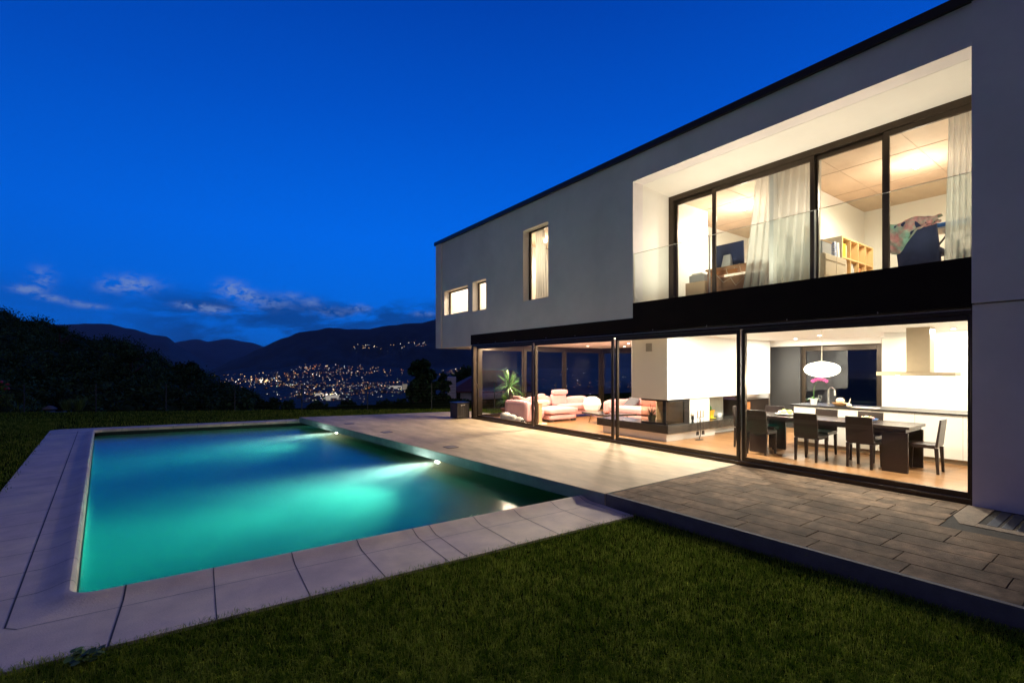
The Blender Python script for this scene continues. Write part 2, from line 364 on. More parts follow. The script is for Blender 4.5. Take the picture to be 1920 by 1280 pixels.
# water
wm = bpy.data.materials.new('pool_water'); wm.use_nodes = True; q = NT(wm.node_tree); q.n.clear()
gb = q.new('ShaderNodeBsdfGlass'); gb.inputs['IOR'].default_value = 1.33; gb.inputs['Roughness'].default_value = .15; gb.inputs['Color'].default_value = (1,1,1,1)
tc = q.new('ShaderNodeTexCoord'); mp = q.new('ShaderNodeMapping'); mp.inputs['Scale'].default_value = (1, 1.6, 1); q.l.new(tc.outputs['Object'], mp.inputs[0])
bp = q.new('ShaderNodeBump'); bp.inputs['Strength'].default_value = .45; bp.inputs['Distance'].default_value = .02
q.put(bp.inputs['Height'], q.m('ADD', q.noise(mp.outputs[0], 2.2, 3, .5), q.m('MULTIPLY', q.noise(mp.outputs[0], 26, 5, .7), .26))); q.l.new(bp.outputs[0], gb.inputs['Normal'])
vs_ = q.new('ShaderNodeVolumeScatter'); vs_.inputs['Color'].default_value = (.80, .98, .93, 1); vs_.inputs['Density'].default_value = .095; vs_.inputs['Anisotropy'].default_value = .25
va = q.new('ShaderNodeVolumeAbsorption'); va.inputs['Color'].default_value = (.30, .80, .75, 1); va.inputs['Density'].default_value = 1.0
ad = q.new('ShaderNodeAddShader'); q.l.new(vs_.outputs[0], ad.inputs[0]); q.l.new(va.outputs[0], ad.inputs[1])
o_ = q.new('ShaderNodeOutputMaterial'); q.l.new(gb.outputs[0], o_.inputs[0]); q.l.new(ad.outputs[0], o_.inputs['Volume'])
mb = MB(); cenp = (B[0]+B[1]+B[2]+B[3])/4
mb.prism([tuple(p+(p-cenp).normalized()*.03) for p in B], -1.78, ZW)
tag(mb.build('pool_water', wm), kind='structure')

# ================================================================== TERRACE, PATIO
mb = MB()
mb.prism([(4.72,4.44),(8.04,4.44),(8.04,13.52),(9.4,13.52),(9.4,15.6),(8.8,15.85),(3.50,17.1)], -.17, 0)
ter = mb.build('terrace', concrete); tag(ter, kind='structure')
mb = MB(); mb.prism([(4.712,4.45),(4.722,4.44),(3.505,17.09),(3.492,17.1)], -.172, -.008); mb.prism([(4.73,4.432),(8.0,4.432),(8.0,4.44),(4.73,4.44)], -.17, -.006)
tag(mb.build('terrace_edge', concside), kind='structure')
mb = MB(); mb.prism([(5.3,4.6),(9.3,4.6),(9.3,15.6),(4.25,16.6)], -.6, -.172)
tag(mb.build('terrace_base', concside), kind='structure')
# patio base + kerb + pavers
def cx(y): return 4.73-.037*(y-4.43)
mb = MB(); mb.prism([(cx(-3)+.03,-3),(8.04,-3),(8.04,4.43),(4.76,4.43)], -.3, -.012); tag(mb.build('patio_bedding', gapm), kind='structure')
mb = MB(); mb.prism([(cx(-3),-3),(cx(-3)+.05,-3),(4.78,4.428),(4.73,4.428)], -.30, -.002); tag(mb.build('patio_kerb', kerbm), kind='structure')
mb = MB(); g = .003
row = 0; x = .056
while x < 3.4:
    y = 4.42-random.uniform(.1, .7); a = 4.42; w_ = .30
    while a > -3:
        b = max(y, -3); xa0 = cx(a)+x; xb0 = cx(b)+x; xm = 8.0
        if xb0 > 6.70 and a > 1.48 > b: b = 1.48
        xs0 = [min(v, xm) for v in (xb0+g, xb0+w_-g, xa0+w_-g, xa0+g)]
        if xs0[1]-xs0[0] > .02 and xs0[2]-xs0[3] > .02 and not (xb0 > 6.70 and b < 1.47 and a > -.9):
            z = -.004+random.uniform(-.001, .001); sh = random.uniform(.78, 1.22)
            mb.add([(xs0[0],b+g,-.03),(xs0[1],b+g,-.03),(xs0[2],a-g,-.03),(xs0[3],a-g,-.03),(xs0[0],b+g,z),(xs0[1],b+g,z),(xs0[2],a-g,z),(xs0[3],a-g,z)],
                   [(4,5,6,7),(0,1,5,4),(1,2,6,5),(2,3,7,6),(3,0,4,7)], sh)
        a = y; y -= .7
    x += .30; row += 1
tag(mb.build('patio_paving', pav, bevel=.003, seg=1), kind='structure')
mb = MB(); mb.prism([(6.98,1.24),(7.98,1.24),(7.98,1.475),(7.30,1.475),(6.98,1.36)], -.03, -.005); mb.prism([(6.98,-.9),(7.13,-.9),(7.13,1.239),(6.98,1.239)], -.03, -.0052)
tag(mb.build('patio_mortar', mat('rough_mortar', (.20, .15, .105), .9, var=.2, vscale=9, bump=.6)), kind='structure')
gr = thing('floor_grate', 'dark slotted floor grate set in the paving against the right house wall', 'grate', (7.5, .2, -.01))
mb = MB(); mb.box(7.14, 7.96, -.9, 1.21, -.10, -.055); mb.build('tray', joint_m, gr)
mb = MB()
yy = 1.19
while yy > -.88:
    mb.box(7.15, 7.95, yy-.10, yy-.012, -.05, -.008); yy -= .112
mb.build('bar', mat('grate_metal', (.06, .065, .08), .45, .6), gr, bevel=.004)
for k, (x, y) in enumerate([(4.30,14.3),(4.54,11.9),(4.80,8.9)]):
    t_ = thing('floor_cover', ['square metal floor cover in the terrace nearest the camera', 'middle square metal floor cover along the terrace edge', 'farthest square metal floor cover near the end of the pool'][2-k], 'floor cover', (x, y, 0), 'flush metal covers along the terrace edge')
    mb = MB(); mb.box(x-.11,x+.11,y-.12,y+.12,0.0005,.004); mb.build('plate', mat('cover_plate', (.26, .22, .17), .5, .4, var=.2, vscale=12), t_)
    mb = MB(); 
    for a, b, c, d in ((-.12,.12,-.13,-.12),(-.12,.12,.12,.13),(-.12,-.11,-.12,.12),(.11,.12,-.12,.12)): mb.box(x+a,x+b,y+c,y+d,.0005,.007)
    mb.build('rim', blackm, t_)
mb = MB(); mb.blob((4.97,1.86,-.145), (.052,.035,.022), .2, 2, 3); 
tag(mb.build('white_stone', mat('white_pebble', (.6, .6, .64), .8), smooth=True, loc=(4.97,1.86,-.16)), 'small pale stone lying in the grass at the foot of the patio kerb', 'stone')

# ================================================================== VILLA
XF = 8.0; XR = 9.23; GZ = 2.37
villa = thing('villa', 'modern white two-storey villa with a cantilevered upper floor and lit glass walls', 'house', (10, 7, 0))
WIN = [(13.66,15.33,3.54,4.40), (12.54,13.35,3.50,4.45), (9.52,10.61,3.52,5.49)]
mb = wallgrid('x', XF, XF+.32, [1.44,15.92], [2.37,6.17], [(1.44,13.46,2.37,2.735), (1.44,6.72,2.37,5.64)]+WIN)
mb.build('upper_wall', plaster, villa)
mb = MB(); mb.box(XF-.045, XF-.001, 15.52, 15.92, 2.372, 6.165)
mb.box(XF, 14.3, 15.92, 16.0, 2.37, 6.17); mb.build('end_wall', plaster, villa)
mb = MB(); mb.box(XF-.035, XF+.32, -6, 1.44, 2.475, 6.17); mb.build('upper_wall', plaster, villa)
mb = MB(); mb.box(XF, XF+.32, -6, 1.44, -.05, 2.46); mb.build('ground_wall', plaster, villa)
mb = MB(); mb.box(XF-.07, 14.35, -6.02, 16.02, 6.17, 6.29); rf = mb.build('roof', blackm, villa)
mb = MB(); mb.box(XF+.32, 14.3, -6, 15.92, 5.66, 6.168); mb.build('roof_slab', inwall, villa)
mb = MB(); mb.box(XF-.008, XF+.3, 1.442, 6.718, 2.44, 3.05); mb.box(XF-.006, XF+.3, 6.72, 13.46, 2.40, 2.733); mb.build('fascia_band', mat('black_fascia', (.016, .011, .008), .8, spec=.12, var=.15, vscale=2), villa)
mb = MB()
for y in [13.0,12.0,11,9.6,8.5,6.2,5.0,3.6,2.4]: mb.box(XF-.012, XF+.0, y-.006, y+.006, 2.435, 2.46)
mb.box(XF-.016, XF-.006, 1.45, 13.45, 2.395, 2.404); mb.build('drip_rail', alu, villa)
# cantilever soffit and floor slab
mb = MB(); mb.box(XF+.32, 14.3, 13.46, 15.92, 2.372, 2.70); mb.build('soffit', plaster, villa)
mb = MB(); mb.box(XF+.30, 14.3, 1.44, 13.46, 2.42, 2.72); mb.build('ground_ceiling', ceil_m, villa)
mb = MB(); mb.box(XF+.32, XR+.0, 1.442, 6.72, 3.0, 3.06); mb.box(XR, 14.3, 1.44, 13.4, 2.75, 3.1); mb.box(XF+.32, XR, 6.72, 15.9, 2.75, 3.1); mb.box(XR, 14.3, 13.4, 15.9, 2.75, 3.1)
mb.build('upper_floor', mat('oak_floor_up', (.45, .29, .16), .5, var=.15, stretch=(1, 8, 1)), villa)
# recess lining
warmr = mat('recess_render', (.78, .76, .70), .8, var=.03, vscale=1.5, bump=.25, bscale=150)
mb = MB(); mb.box(XF+.32, 9.30, 6.72, 6.86, 3.05, 5.66); mb.box(XF+.32, 14.3, 1.30, 1.44, 3.05, 5.66)
mb.add([(XF+.32,1.44,5.637),(XF+.32,6.72,5.637),(9.36,6.72,5.545),(9.36,1.44,5.545),(XF+.32,1.44,5.66),(XF+.32,6.72,5.66),(9.36,6.72,5.66),(9.36,1.44,5.66)], [(0,1,2,3),(4,7,6,5),(0,3,7,4),(1,5,6,2),(3,2,6,7),(0,4,5,1)])
mb.build('recess_lining', warmr, villa)
# upper partitions / rooms
mb = MB()
mb.box(9.36, 10.75, 6.70, 6.86, 3.1, 5.55); mb.box(10.75, 10.85, 6.86, 7.4, 3.1, 5.55); mb.box(10.75, 13.95, 7.4, 7.5, 3.1, 5.55)
mb.box(9.36, 13.95, 4.46, 4.54, 3.1, 5.55); mb.box(13.95, 14.3, 1.44, 15.9, 3.1, 5.6)
mb.box(XF+.32, 13.95, 8.3, 8.4, 3.1, 5.6); mb.box(XF+.32, 13.95, 12.0, 12.1, 3.1, 5.6); mb.box(10.2, 10.3, 12.1, 15.9, 3.1, 5.6)
mb.build('partition_wall', inwall, villa)
concc = mat('board_marked_concrete', (.62, .50, .38), .8, var=.05, vscale=1.2, alt=(.56, .45, .34), altscale=1.6, stretch=(.9, 1.8, 1), bump=.3, bscale=12)
mb = MB(); mb.box(9.36, 14, 1.44, 7.6, 5.52, 5.60); mb.box(XF+.32, 13.95, 8.4, 12, 5.55, 5.62); mb.box(XF+.32, 10.2, 12.1, 15.9, 5.55, 5.62); mb.build('upper_ceiling', concc, villa)
mb = MB()
for x in (10.6, 12.1): mb.box(x-.0015, x+.0015, 1.45, 7.4, 5.513, 5.5195)
for y in (2.6, 3.8, 5.6): mb.box(9.4, 13.9, y-.0015, y+.0015, 5.5125, 5.5185)
mb.build('ceiling_joint', mat('ceiling_joint', (.44,.35,.26), .9), villa)
# ground floor walls
mb = MB(); mb.box(XF+.1, 14.3, 1.28, 1.44, -.05, 2.42); mb.box(12.5, 14.2, 1.44, 3.64, 0, 2.42); mb.box(14.05, 14.3, 3.64, 4.08, 0, 2.42); mb.box(14.05, 14.3, 6.75, 7.7, 0, 2.42)
mb.box(13.8, 14.3, 4.08, 6.75, 2.26, 2.42)
mb.build('ground_inner_wall', inwall, villa)
# wooden floor
fl = bpy.data.materials.new('wood_floor'); fl.use_nodes = True; q = NT(fl.node_tree); p = q.n['Principled BSDF']
tc = q.new('ShaderNodeTexCoord'); mp = q.new('ShaderNodeMapping'); q.l.new(tc.outputs['Object'], mp.inputs[0])
br = q.new('ShaderNodeTexBrick'); q.l.new(mp.outputs[0], br.inputs[0]); mp.inputs['Rotation'].default_value = (0, 0, R(90))
br.inputs['Color1'].default_value = (.40,.205,.085,1); br.inputs['Color2'].default_value = (.28,.135,.05,1); br.inputs['Mortar'].default_value = (.16,.08,.035,1)
br.inputs['Scale'].default_value = 1; br.inputs['Mortar Size'].default_value = .0022; br.inputs['Brick Width'].default_value = 1.6; br.inputs['Row Height'].default_value = .14; br.offset = .37
mp2 = q.new('ShaderNodeMapping'); q.l.new(tc.outputs['Object'], mp2.inputs[0]); mp2.inputs['Scale'].default_value = (9, .8, 1)
gfac = q.noise(mp2.outputs[0], 3, 6, .7)
q.put(p.inputs['Base Color'], q.mix(q.m('MULTIPLY', gfac, .55), br.outputs[0], (.22,.11,.045,1))); q.put(p.inputs['Roughness'], q.m('MULTIPLY_ADD', gfac, .2, .22))
mb = MB(); mb.box(XF+.2, 14.2, 1.44, 13.4, -.05, .004); mb.build('ground_floor', fl, villa)
# ---- sliding glass fronts
def frame_rect(mb, X0, X1, a0, a1, z0, z1, wd, plane='x', wt=None):
    wt = wt or wd
    bx = (lambda y0, y1, c, d: mb.box(X0, X1, y0, y1, c, d)) if plane == 'x' else (lambda y0, y1, c, d: mb.box(y0, y1, X0, X1, c, d))
    bx(a0, a0+wd, z0, z1); bx(a1-wd, a1, z0, z1); bx(a0+wd, a1-wd, z0, z0+wt); bx(a0+wd, a1-wd, z1-wt, z1)
def sliding(y0, y1, X, z0, z1, name='sliding_door', wd=.055, wt=.06, parent=villa, plane='x', gl=glass, th=.05):
    mb = MB(); frame_rect(mb, X, X+th, y0, y1, z0, z1, wd, plane, wt)
    f = mb.build(name, bronze, parent, bevel=.004)
    mb = MB(); a = X+th*.5
    (mb.box(a, a+.006, y0+wd, y1-wd, z0+wt, z1-wt) if plane == 'x' else mb.box(y0+wd, y1-wd, a, a+.006, z0+wt, z1-wt))
    mb.build('pane', gl, f); return f
mb = MB(); mb.box(XF+.01, XF+.24, 1.44, 13.46, -.02, .055); mb.box(XF+.03, XF+.26, 1.44, 13.46, 2.345, 2.42)
mb.box(XF+.02, XF+.24, 1.442, 1.46, .055, 2.345); mb.box(XF+.02, XF+.24, 13.34, 13.46, .055, 2.345)
for y in (4.38, 7.30, 10.22): mb.box(XF+.13, XF+.19, y-.03, y+.03, .055, 2.345)
mb.build('door_frame', bronze, villa, bevel=.003)
mb = MB()
for x in (XF+.045, XF+.16): mb.box(x, x+.012, 1.5, 13.3, .0555, .062)
for y in (4.38, 7.30, 10.22, 13.2): mb.box(XF+.048, XF+.058, y-.014, y+.002, .062, 2.34)
mb.build('track', alu, villa)
doors = []
for i, (y0, y1) in enumerate(((1.462,4.35),(4.42,7.27),(7.34,10.19),(10.26,13.18))):
    doors.append(sliding(y0, y1, XF+.06 if i % 2 == 0 else XF+.065, .058, 2.345, wt=.075, wd=.032 if i == 0 else .055))
hm = mat('chrome', (.75,.74,.70), .18, 1.0)
for y in (13.05, 13.25):
    mb = MB(); mb.tube([(XF+.05,y,.98),(XF+.0,y,.985),(XF+.0,y,1.15),(XF+.05,y,1.155)], .008, 8); mb.build('handle', hm, doors[3], smooth=True)
# end and back glass walls of the living room, kitchen window
mb = MB(); mb.box(8.26, 14.05, 13.36, 13.46, 2.30, 2.42); mb.box(8.26, 14.05, 13.36, 13.46, -.02, .05)
for x in (8.25, 10.1, 12.0, 13.95): mb.box(x, x+.09, 13.355, 13.455, .05, 2.30)
mb.build('window_wall_frame', bronze, villa)
for a, b in ((8.34,10.1),(10.19,12.0),(12.09,13.95)): sliding(a, b, 13.38, .05, 2.30, 'window', plane='y')
mb = MB(); mb.box(14.02, 14.15, 7.7, 13.46, 2.28, 2.42); mb.box(14.02, 14.15, 7.7, 13.46, -.02, .05)
for y in (7.7, 9.6, 11.5, 13.36): mb.box(14.015, 14.145, y, y+.09, .05, 2.28)
mb.build('window_wall_frame', bronze, villa)
backglass = glassmat('back_window_glass', (.9,.95,.96), 2.6)
for a, b in ((7.79,9.6),(9.69,11.5),(11.59,13.36)): sliding(a, b, 14.05, .05, 2.28, 'window', gl=backglass)
sliding(4.08, 6.0, 14.05, .05, 2.26, 'window', wd=.16, wt=.14, gl=backglass)
mb = MB(); mb.box(13.98, 14.05, 5.95, 6.75, 0, 2.26); mb.build('tall_panel', mat('dark_grey_panel', (.045,.045,.045), .4), villa)
# ---- upper glazing in the recess
mb = MB(); mb.box(XR, XR+.13, 1.44, 6.72, 5.44, 5.56); mb.box(XR, XR+.13, 1.44, 6.72, 3.05, 3.12); mb.box(XR, XR+.13, 6.60, 6.72, 3.12, 5.44); mb.box(XR, XR+.13, 1.44, 1.50, 3.12, 5.44)
mb.build('door_frame', bronze, villa, bevel=.003)
for (a, b, o_) in ((5.62,6.62,.07),(3.70,5.66,.012),(2.66,3.74,.07),(1.50,2.70,.012)): sliding(a, b, XR+o_, 3.12, 5.44, 'balcony_door', wd=.075, wt=.09)
# balustrade
bal = None
for a, b in ((4.975,6.715),(3.215,4.965),(1.445,3.205)):
    mb = MB(); mb.box(XF+.03, XF+.046, a, b, 3.051, 4.10); f = mb.build('balustrade', railglass, villa)
    mb = MB(); mb.box(XF+.028, XF+.048, a, b, 4.10, 4.106); mb.box(XF+.028, XF+.048, a, a+.006, 3.051, 4.10); mb.box(XF+.028, XF+.048, b-.006, b, 3.051, 4.10)
    mb.build('glass_edge', mat('polished_glass_edge', (.75,.72,.62), .3, emit=None), f)
# ---- windows
for k, (y0, y1, z0, z1) in enumerate(WIN):
    sliding(y0+.002, y1-.002, XF+.20, z0+.002, z1-.002, 'window', wd=.05, wt=.05)
    
# ================================================================== LAMPS OF THE HOUSE, WITH AN ADDED ROW BY THE GLASS
lens_w = mat('lamp_lens', (1,1,1), .4, emit=(1, .86, .66), estr=25)
ringm = mat('lamp_ring', (.8,.8,.78), .4)
DL = [(11.7,11.8,'above the pink corner sofa',0),(11.4,9.75,'above the coffee table, left of the fireplace hood',0),(13.0,11.3,'at the back of the living room ceiling',0),
      (9.08,10.3,'added close to the glass in front of the chaise',0),(9.08,12.5,'added close to the glass in front of the yucca',0),(9.08,8.2,'added close to the glass left of the fireplace hood',0),(12.7,8.4,'behind the fireplace hood',0),  # the row close to the glass is added to light the terrace
      (12.0,4.7,'behind the globe pendant in the kitchen ceiling',1),(9.08,5.6,'added close to the glass in front of the dining table',1),(9.2,2.2,'above the near end of the dining table',1),(11.9,2.4,'between range hood and white cupboards',1),(12.9,5.6,'near the kitchen window',1)]
for x, y, lb, kz in DL:
    d = thing('downlight', 'small round recessed ceiling light '+lb, 'downlight', (x, y, 2.42), 'recessed ceiling lights downstairs')
    mb = MB(); mb.lathe((x,y,2.405), [(.035,.006),(.055,0),(.06,.0148)], 20); mb.build('ring', ringm, d, smooth='auto')
    mb = MB(); mb.lathe((x,y,2.400), [(.03,.0),(.034,.006)], 16); mb.build('lens', lens_w, d)
    lamp('AREA', 'downlight_lamp', (x,y,2.396), (100 if kz else 62)*((2.0 if kz else 2.6) if 9 < x < 9.1 else 1), (1,.92,.80) if kz else (1,.79,.58), .12, d)
def bulb(x, y, z, lb, e, col, r=.05):
    d = thing('ceiling_lamp', lb, 'ceiling lamp', (x,y,z))
    mb = MB(); mb.lathe((x,y,z-.03), [(.02,0),(.05,.02),(.05,.03)], 16); mb.build('base', ringm, d)
    mb = MB(); mb.blob((x,y,z-.08), (r,r,r), 0, 2); mb.build('bulb', mat('bulb_glass', (1,1,1), .4, emit=(1,.84,.58), estr=60), d, smooth=True)
    lamp('POINT', 'ceiling_lamp_light', (x,y,z-.45), e*.38, col, .12, d)
    lamp('SPOT', 'ceiling_lamp_glow', (x,y,z-.18), e*1.9, col, .12, d, angle=R(178), blend=.35)
ul = thing('floor_uplight', 'small bright uplight on the balcony floor at the left end of the recess', 'uplight', (8.75,5.6,3.06))
mb = MB(); mb.lathe((8.75,5.6,3.06), [(.06,0),(.06,.05),(.05,.055)], 20); mb.build('housing', steel, ul, smooth='auto'); mb = MB(); mb.lathe((8.75,5.6,3.112), [(.045,0.004),(.04,.008)], 20); mb.build('lens', lens_w, ul)
lamp('SPOT', 'uplight_lamp', (8.75,5.6,3.14), 125, (1,.87,.68), .10, ul, rot=(R(180-14), 0, 0), angle=R(165), blend=1.0)
for y_ in (4.1, 2.2):
    u2 = copy_tree(ul); u2.location.y = y_; u2['label'] = 'small floor uplight behind the balustrade below the '+('wide curtain' if y_ > 3 else 'draped office chair'); ul['group'] = u2['group'] = 'uplights along the balcony floor'
bulb(11.3,2.8,5.52,'bare bright bulb on the concrete ceiling above the chair upstairs',150,(1,.84,.66))
bulb(11.0,5.9,5.52,'ceiling bulb of the study above the computer desk',170,(1,.87,.72))
bulb(9.12,11.0,5.55,'bright lamp seen through the tall upstairs window',90,(1,.80,.55))
bulb(9.3,14.6,5.55,'lamp lighting the small room behind the wide low window',110,(1,.85,.62))
bulb(9.3,12.9,5.55,'lamp lighting the small room behind the narrow low window',60,(1,.84,.60))
# ================================================================== FIREPLACE
fp = thing('fireplace', 'white corner fireplace with a hanging hood, dark stone bench and glass firebox', 'fireplace', (11, 7, 0))
white2 = mat('hood_white', (.80, .80, .77), .55, var=.01)
mb = MB(); mb.box(9.02, 13.66, 6.60, 7.62, .95, 2.419); mb.build('hood', white2, fp, bevel=.004)
mb = MB(); mb.box(9.012, 9.019, 7.02, 7.19, 2.05, 2.24); mb.build('vent', mat('vent_grey', (.30,.30,.27), .6), fp)
darkst = mat('dark_bench_stone', (.035,.032,.028), .25, var=.2, vscale=6)
mb = MB(); mb.box(9.0, 12.4, 6.57, 7.66, .19, .375); mb.box(9.0, 9.75, 7.66, 8.75, .19, .375); mb.build('bench', darkst, fp, bevel=.004)
mb = MB(); mb.box(9.07, 11.0, 6.66, 7.6, 0, .19); mb.box(9.07, 9.7, 7.6, 8.6, 0, .19); mb.box(11.0, 12.35, 6.85, 7.6, 0, .19); mb.build('plinth', white2, fp)
mb = MB(); mb.box(9.92, 10.72, 6.63, 7.6, .376, .949); mb.build('pier', white2, fp)
mb = MB(); mb.box(10.72, 12.3, 7.2, 7.6, .376, .949); mb.build('niche_back', mat('niche_plaster', (.48,.49,.42), .8, var=.12, vscale=3), fp)
mb = MB(); mb.box(9.88, 9.919, 6.66, 7.55, .376, .949); mb.build('firebox_lining', mat('firebrick', (.38,.26,.16), .8, var=.2, vscale=4), fp)
mb = MB(); mb.box(9.06, 9.88, 6.62, 6.64, .90, .948); mb.box(9.06, 9.88, 6.62, 6.64, .377, .40); mb.box(9.68, 9.88, 6.62, 6.66, .40, .90)
mb.box(9.04, 9.06, 6.64, 7.35, .91, .948); mb.box(9.04, 9.06, 6.66, 6.74, .40, .91); mb.box(9.04, 9.10, 6.64, 7.35, .377, .42); mb.build('firebox_frame', blackm, fp)
fg = glassmat('smoked_glass', (.80,.76,.66), .9)
mb = MB(); mb.box(9.06, 9.68, 6.624, 6.630, .40, .90); mb.box(9.044, 9.05, 6.74, 7.35, .42, .91); mb.build('firebox_glass', fg, fp)
# brown lacquer cabinet behind the fireplace under the hood end
cb = thing('sideboard', 'low brown and black sideboard behind the dining table under the hood end', 'sideboard', (13, 6.9, 0))
mb = MB(); mb.box(12.42, 13.9, 6.75, 7.3, 0, .80); mb.build('carcass', mat('dark_lacquer', (.03,.02,.015), .3), cb, bevel=.005)
mb = MB(); mb.box(12.45, 12.85, 6.735, 6.749, .25, .74); mb.build('door', mat('orange_wood', (.38,.15,.05), .4, var=.2), cb)
ft = thing('fireplace_tools', 'set of three fireplace tools on a curved stand by the white pier', 'fireplace tools', (9.96, 6.42, 0))
mb = MB(); mb.T = Matrix.Translation((9.96,6.42,0))
mb.lathe((0,0,0), [(.13,0),(.13,.01),(.02,.02)], 20, 1, .6); mb.tube([(0,0,.02),(.06,0,.12),(.05,0,.30)], .009); mb.tube([(-.1,0,.52),(.14,0,.52)], .006); mb.tube([(.05,0,.28),(.02,0,.53)], .007)
mb.build('stand', blackm, ft, smooth='auto')
for k, dx_ in enumerate((-.09,.02,.13)):
    mb = MB(); mb.T = Matrix.Translation((9.96+dx_,6.40,0)); mb.tube([(0,0,.20),(0,0,.52)], .004, 6)
    if k != 1: mb.taper((0,0), .045,.012,.03,.01, .12,.21)
    to = mb.build('tool', blackm, ft)
    mb = MB(); mb.T = Matrix.Translation((9.96+dx_,6.40,0)); mb.tube([(0,0,.52),(0,0,.68)], .012, 8); mb.build('handle', mat('tool_wood', (.22,.15,.08), .5), to, smooth='auto')
def pot(name, label, cat, c, r, h, pm, leaves, leafm, group=None, saucer=None):
    t = thing(name, label, cat, c, group)
    mb = MB(); mb.lathe(c, [(r*.72,0),(r*.98,h*.86),(r*1.06,h*.86),(r*1.06,h),(r*.9,h),(r*.88,h*.9)], 24); mb.build('pot', pm, t, smooth='auto')
    if saucer: mb = MB(); mb.lathe((c[0],c[1],c[2]), [(r*1.2,.001),(r*1.35,.015),(r*1.3,.016),(r*.8,.004)], 24); mb.build('saucer', saucer, t, smooth='auto')
    mb = MB(); leaves(mb, c[0], c[1], c[2]+h*.9); mb.build('leaf', leafm, t, smooth='auto')
    return t
greenl = mat('house_leaf', (.10,.26,.05), .45, var=.25, vscale=8, attr='shade')
darkgl = mat('dark_house_leaf', (.03,.06,.025), .5, attr='shade')
def blade(mb, p, az_, el_, L, w_, droop, n=6, shade=1.0):
    d = Vector((math.cos(az_)*math.cos(el_), math.sin(az_)*math.cos(el_), math.sin(el_))); p = Vector(p); side = Vector((-math.sin(az_), math.cos(az_), 0)); vs = []
    for i in range(n+1):
        t = i/n; wd = w_*(1-t)**.6*(.4+min(1, t*4)*.6) if t < 1 else .0006
        vs += [p-side*wd, p+side*wd]
        d = (d+Vector((0,0,-droop/n))).normalized(); p = p+d*L/n
    mb.add(vs, [(2*i,2*i+1,2*i+3,2*i+2) for i in range(n)], shade)
def spiky(n, L, w_, e0, e1, dr):
    def f(mb, x, y, z):
        for _ in range(n): blade(mb, (x,y,z), random.uniform(0,6.283), random.uniform(e0,e1), L*random.uniform(.7,1.15), w_, dr*random.uniform(.6,1.4), shade=random.uniform(.7,1.3))
    return f
def cactus(mb, x, y, z):
    mb.blob((x-.03,y,z+.08), (.03,.03,.10), .05, 2, 1); mb.blob((x+.05,y,z+.05), (.025,.025,.07), .05, 2, 2); mb.blob((x+.0,y-.03,z+.04), (.03,.02,.05), .05, 2, 3, .8); mb.blob((x-.06,y,z+.04),(.03,.015,.05),.1,2,4)
terra = mat('terracotta', (.45,.17,.07), .7, var=.15, vscale=8); whitep = mat('white_glaze', (.82,.82,.80), .25); orangep = mat('orange_yellow_glaze', (.85,.28,.02), .35, alt=(.78,.62,.03), altscale=5)
pot('cactus_pot', 'orange and yellow flowerpot with small cactus on the fireplace bench', 'potted plant', (11.25, 6.95, .376), .115, .21, orangep, cactus, greenl, saucer=mat('yellow_saucer', (.6,.6,.05), .4))
pot('bench_plant', 'dark spiky plant in grey pot behind the firebox glass on the bench', 'potted plant', (9.35, 7.28, .376), .10, .16, mat('grey_pot', (.2,.2,.16), .6), spiky(26,.30,.012,.4,1.3,.5), darkgl)
ob = thing('table_clock', 'small white clock beside the orange cactus pot', 'clock', (11.62,6.9,.376))
mb = MB(); mb.box(11.55,11.70,6.88,6.93,.376,.49); mb.build('body', whitep, ob, bevel=.02, seg=4); mb = MB(); mb.box(11.59,11.66,6.876,6.881,.41,.46); mb.build('face', mat('clock_face', (.5,.52,.5), .3), ob)
ob = thing('figurine', 'small dark and cream figurine standing at the edge of the fireplace bench', 'figurine', (9.98,6.6,.376))
mb = MB(); mb.lathe((9.98,6.60,.376), [(.03,0),(.02,.05),(.035,.1),(.03,.16),(.015,.19)], 16); mb.build('body', blackm, ob, smooth=True); mb = MB(); mb.blob((9.98,6.60,.59), (.05,.045,.045), .3, 2, 7); mb.build('head', mat('cream_flower', (.7,.55,.4), .7), ob, smooth=True)

# ================================================================== DINING TABLE AND CHAIRS
wenge = mat('wenge_wood', (.026,.016,.013), .33, var=.25, vscale=4, stretch=(1,1,.3))
wenget = mat('wenge_top', (.045,.032,.026), .25, var=.2, vscale=3, stretch=(3,.4,1))
TX0, TX1, TY0, TY1 = 9.42, 10.28, 2.42, 5.05
dt = thing('dining_table', 'long dark brown dining table with solid panel ends', 'table', ((TX0+TX1)/2, (TY0+TY1)/2, 0))
mb = MB(); mb.box(TX0, TX1, TY0, TY1, .70, .745); mb.build('tabletop', wenget, dt, bevel=.003)
mb = MB(); mb.box(TX0+.03, TX1-.03, TY0+.05, TY1-.05, .645, .699); mb.build('apron', wenge, dt)
for y in (TY0+.02, TY1-.42):
    mb = MB(); mb.box(TX0+.02, TX0+.06, y, y+.34, 0, .644); mb.build('leg', wenge, dt, bevel=.003)
    mb = MB(); mb.box(TX1-.06, TX1-.02, y, y+.34, 0, .644); mb.build('leg', wenge, dt, bevel=.003)
CH0 = None
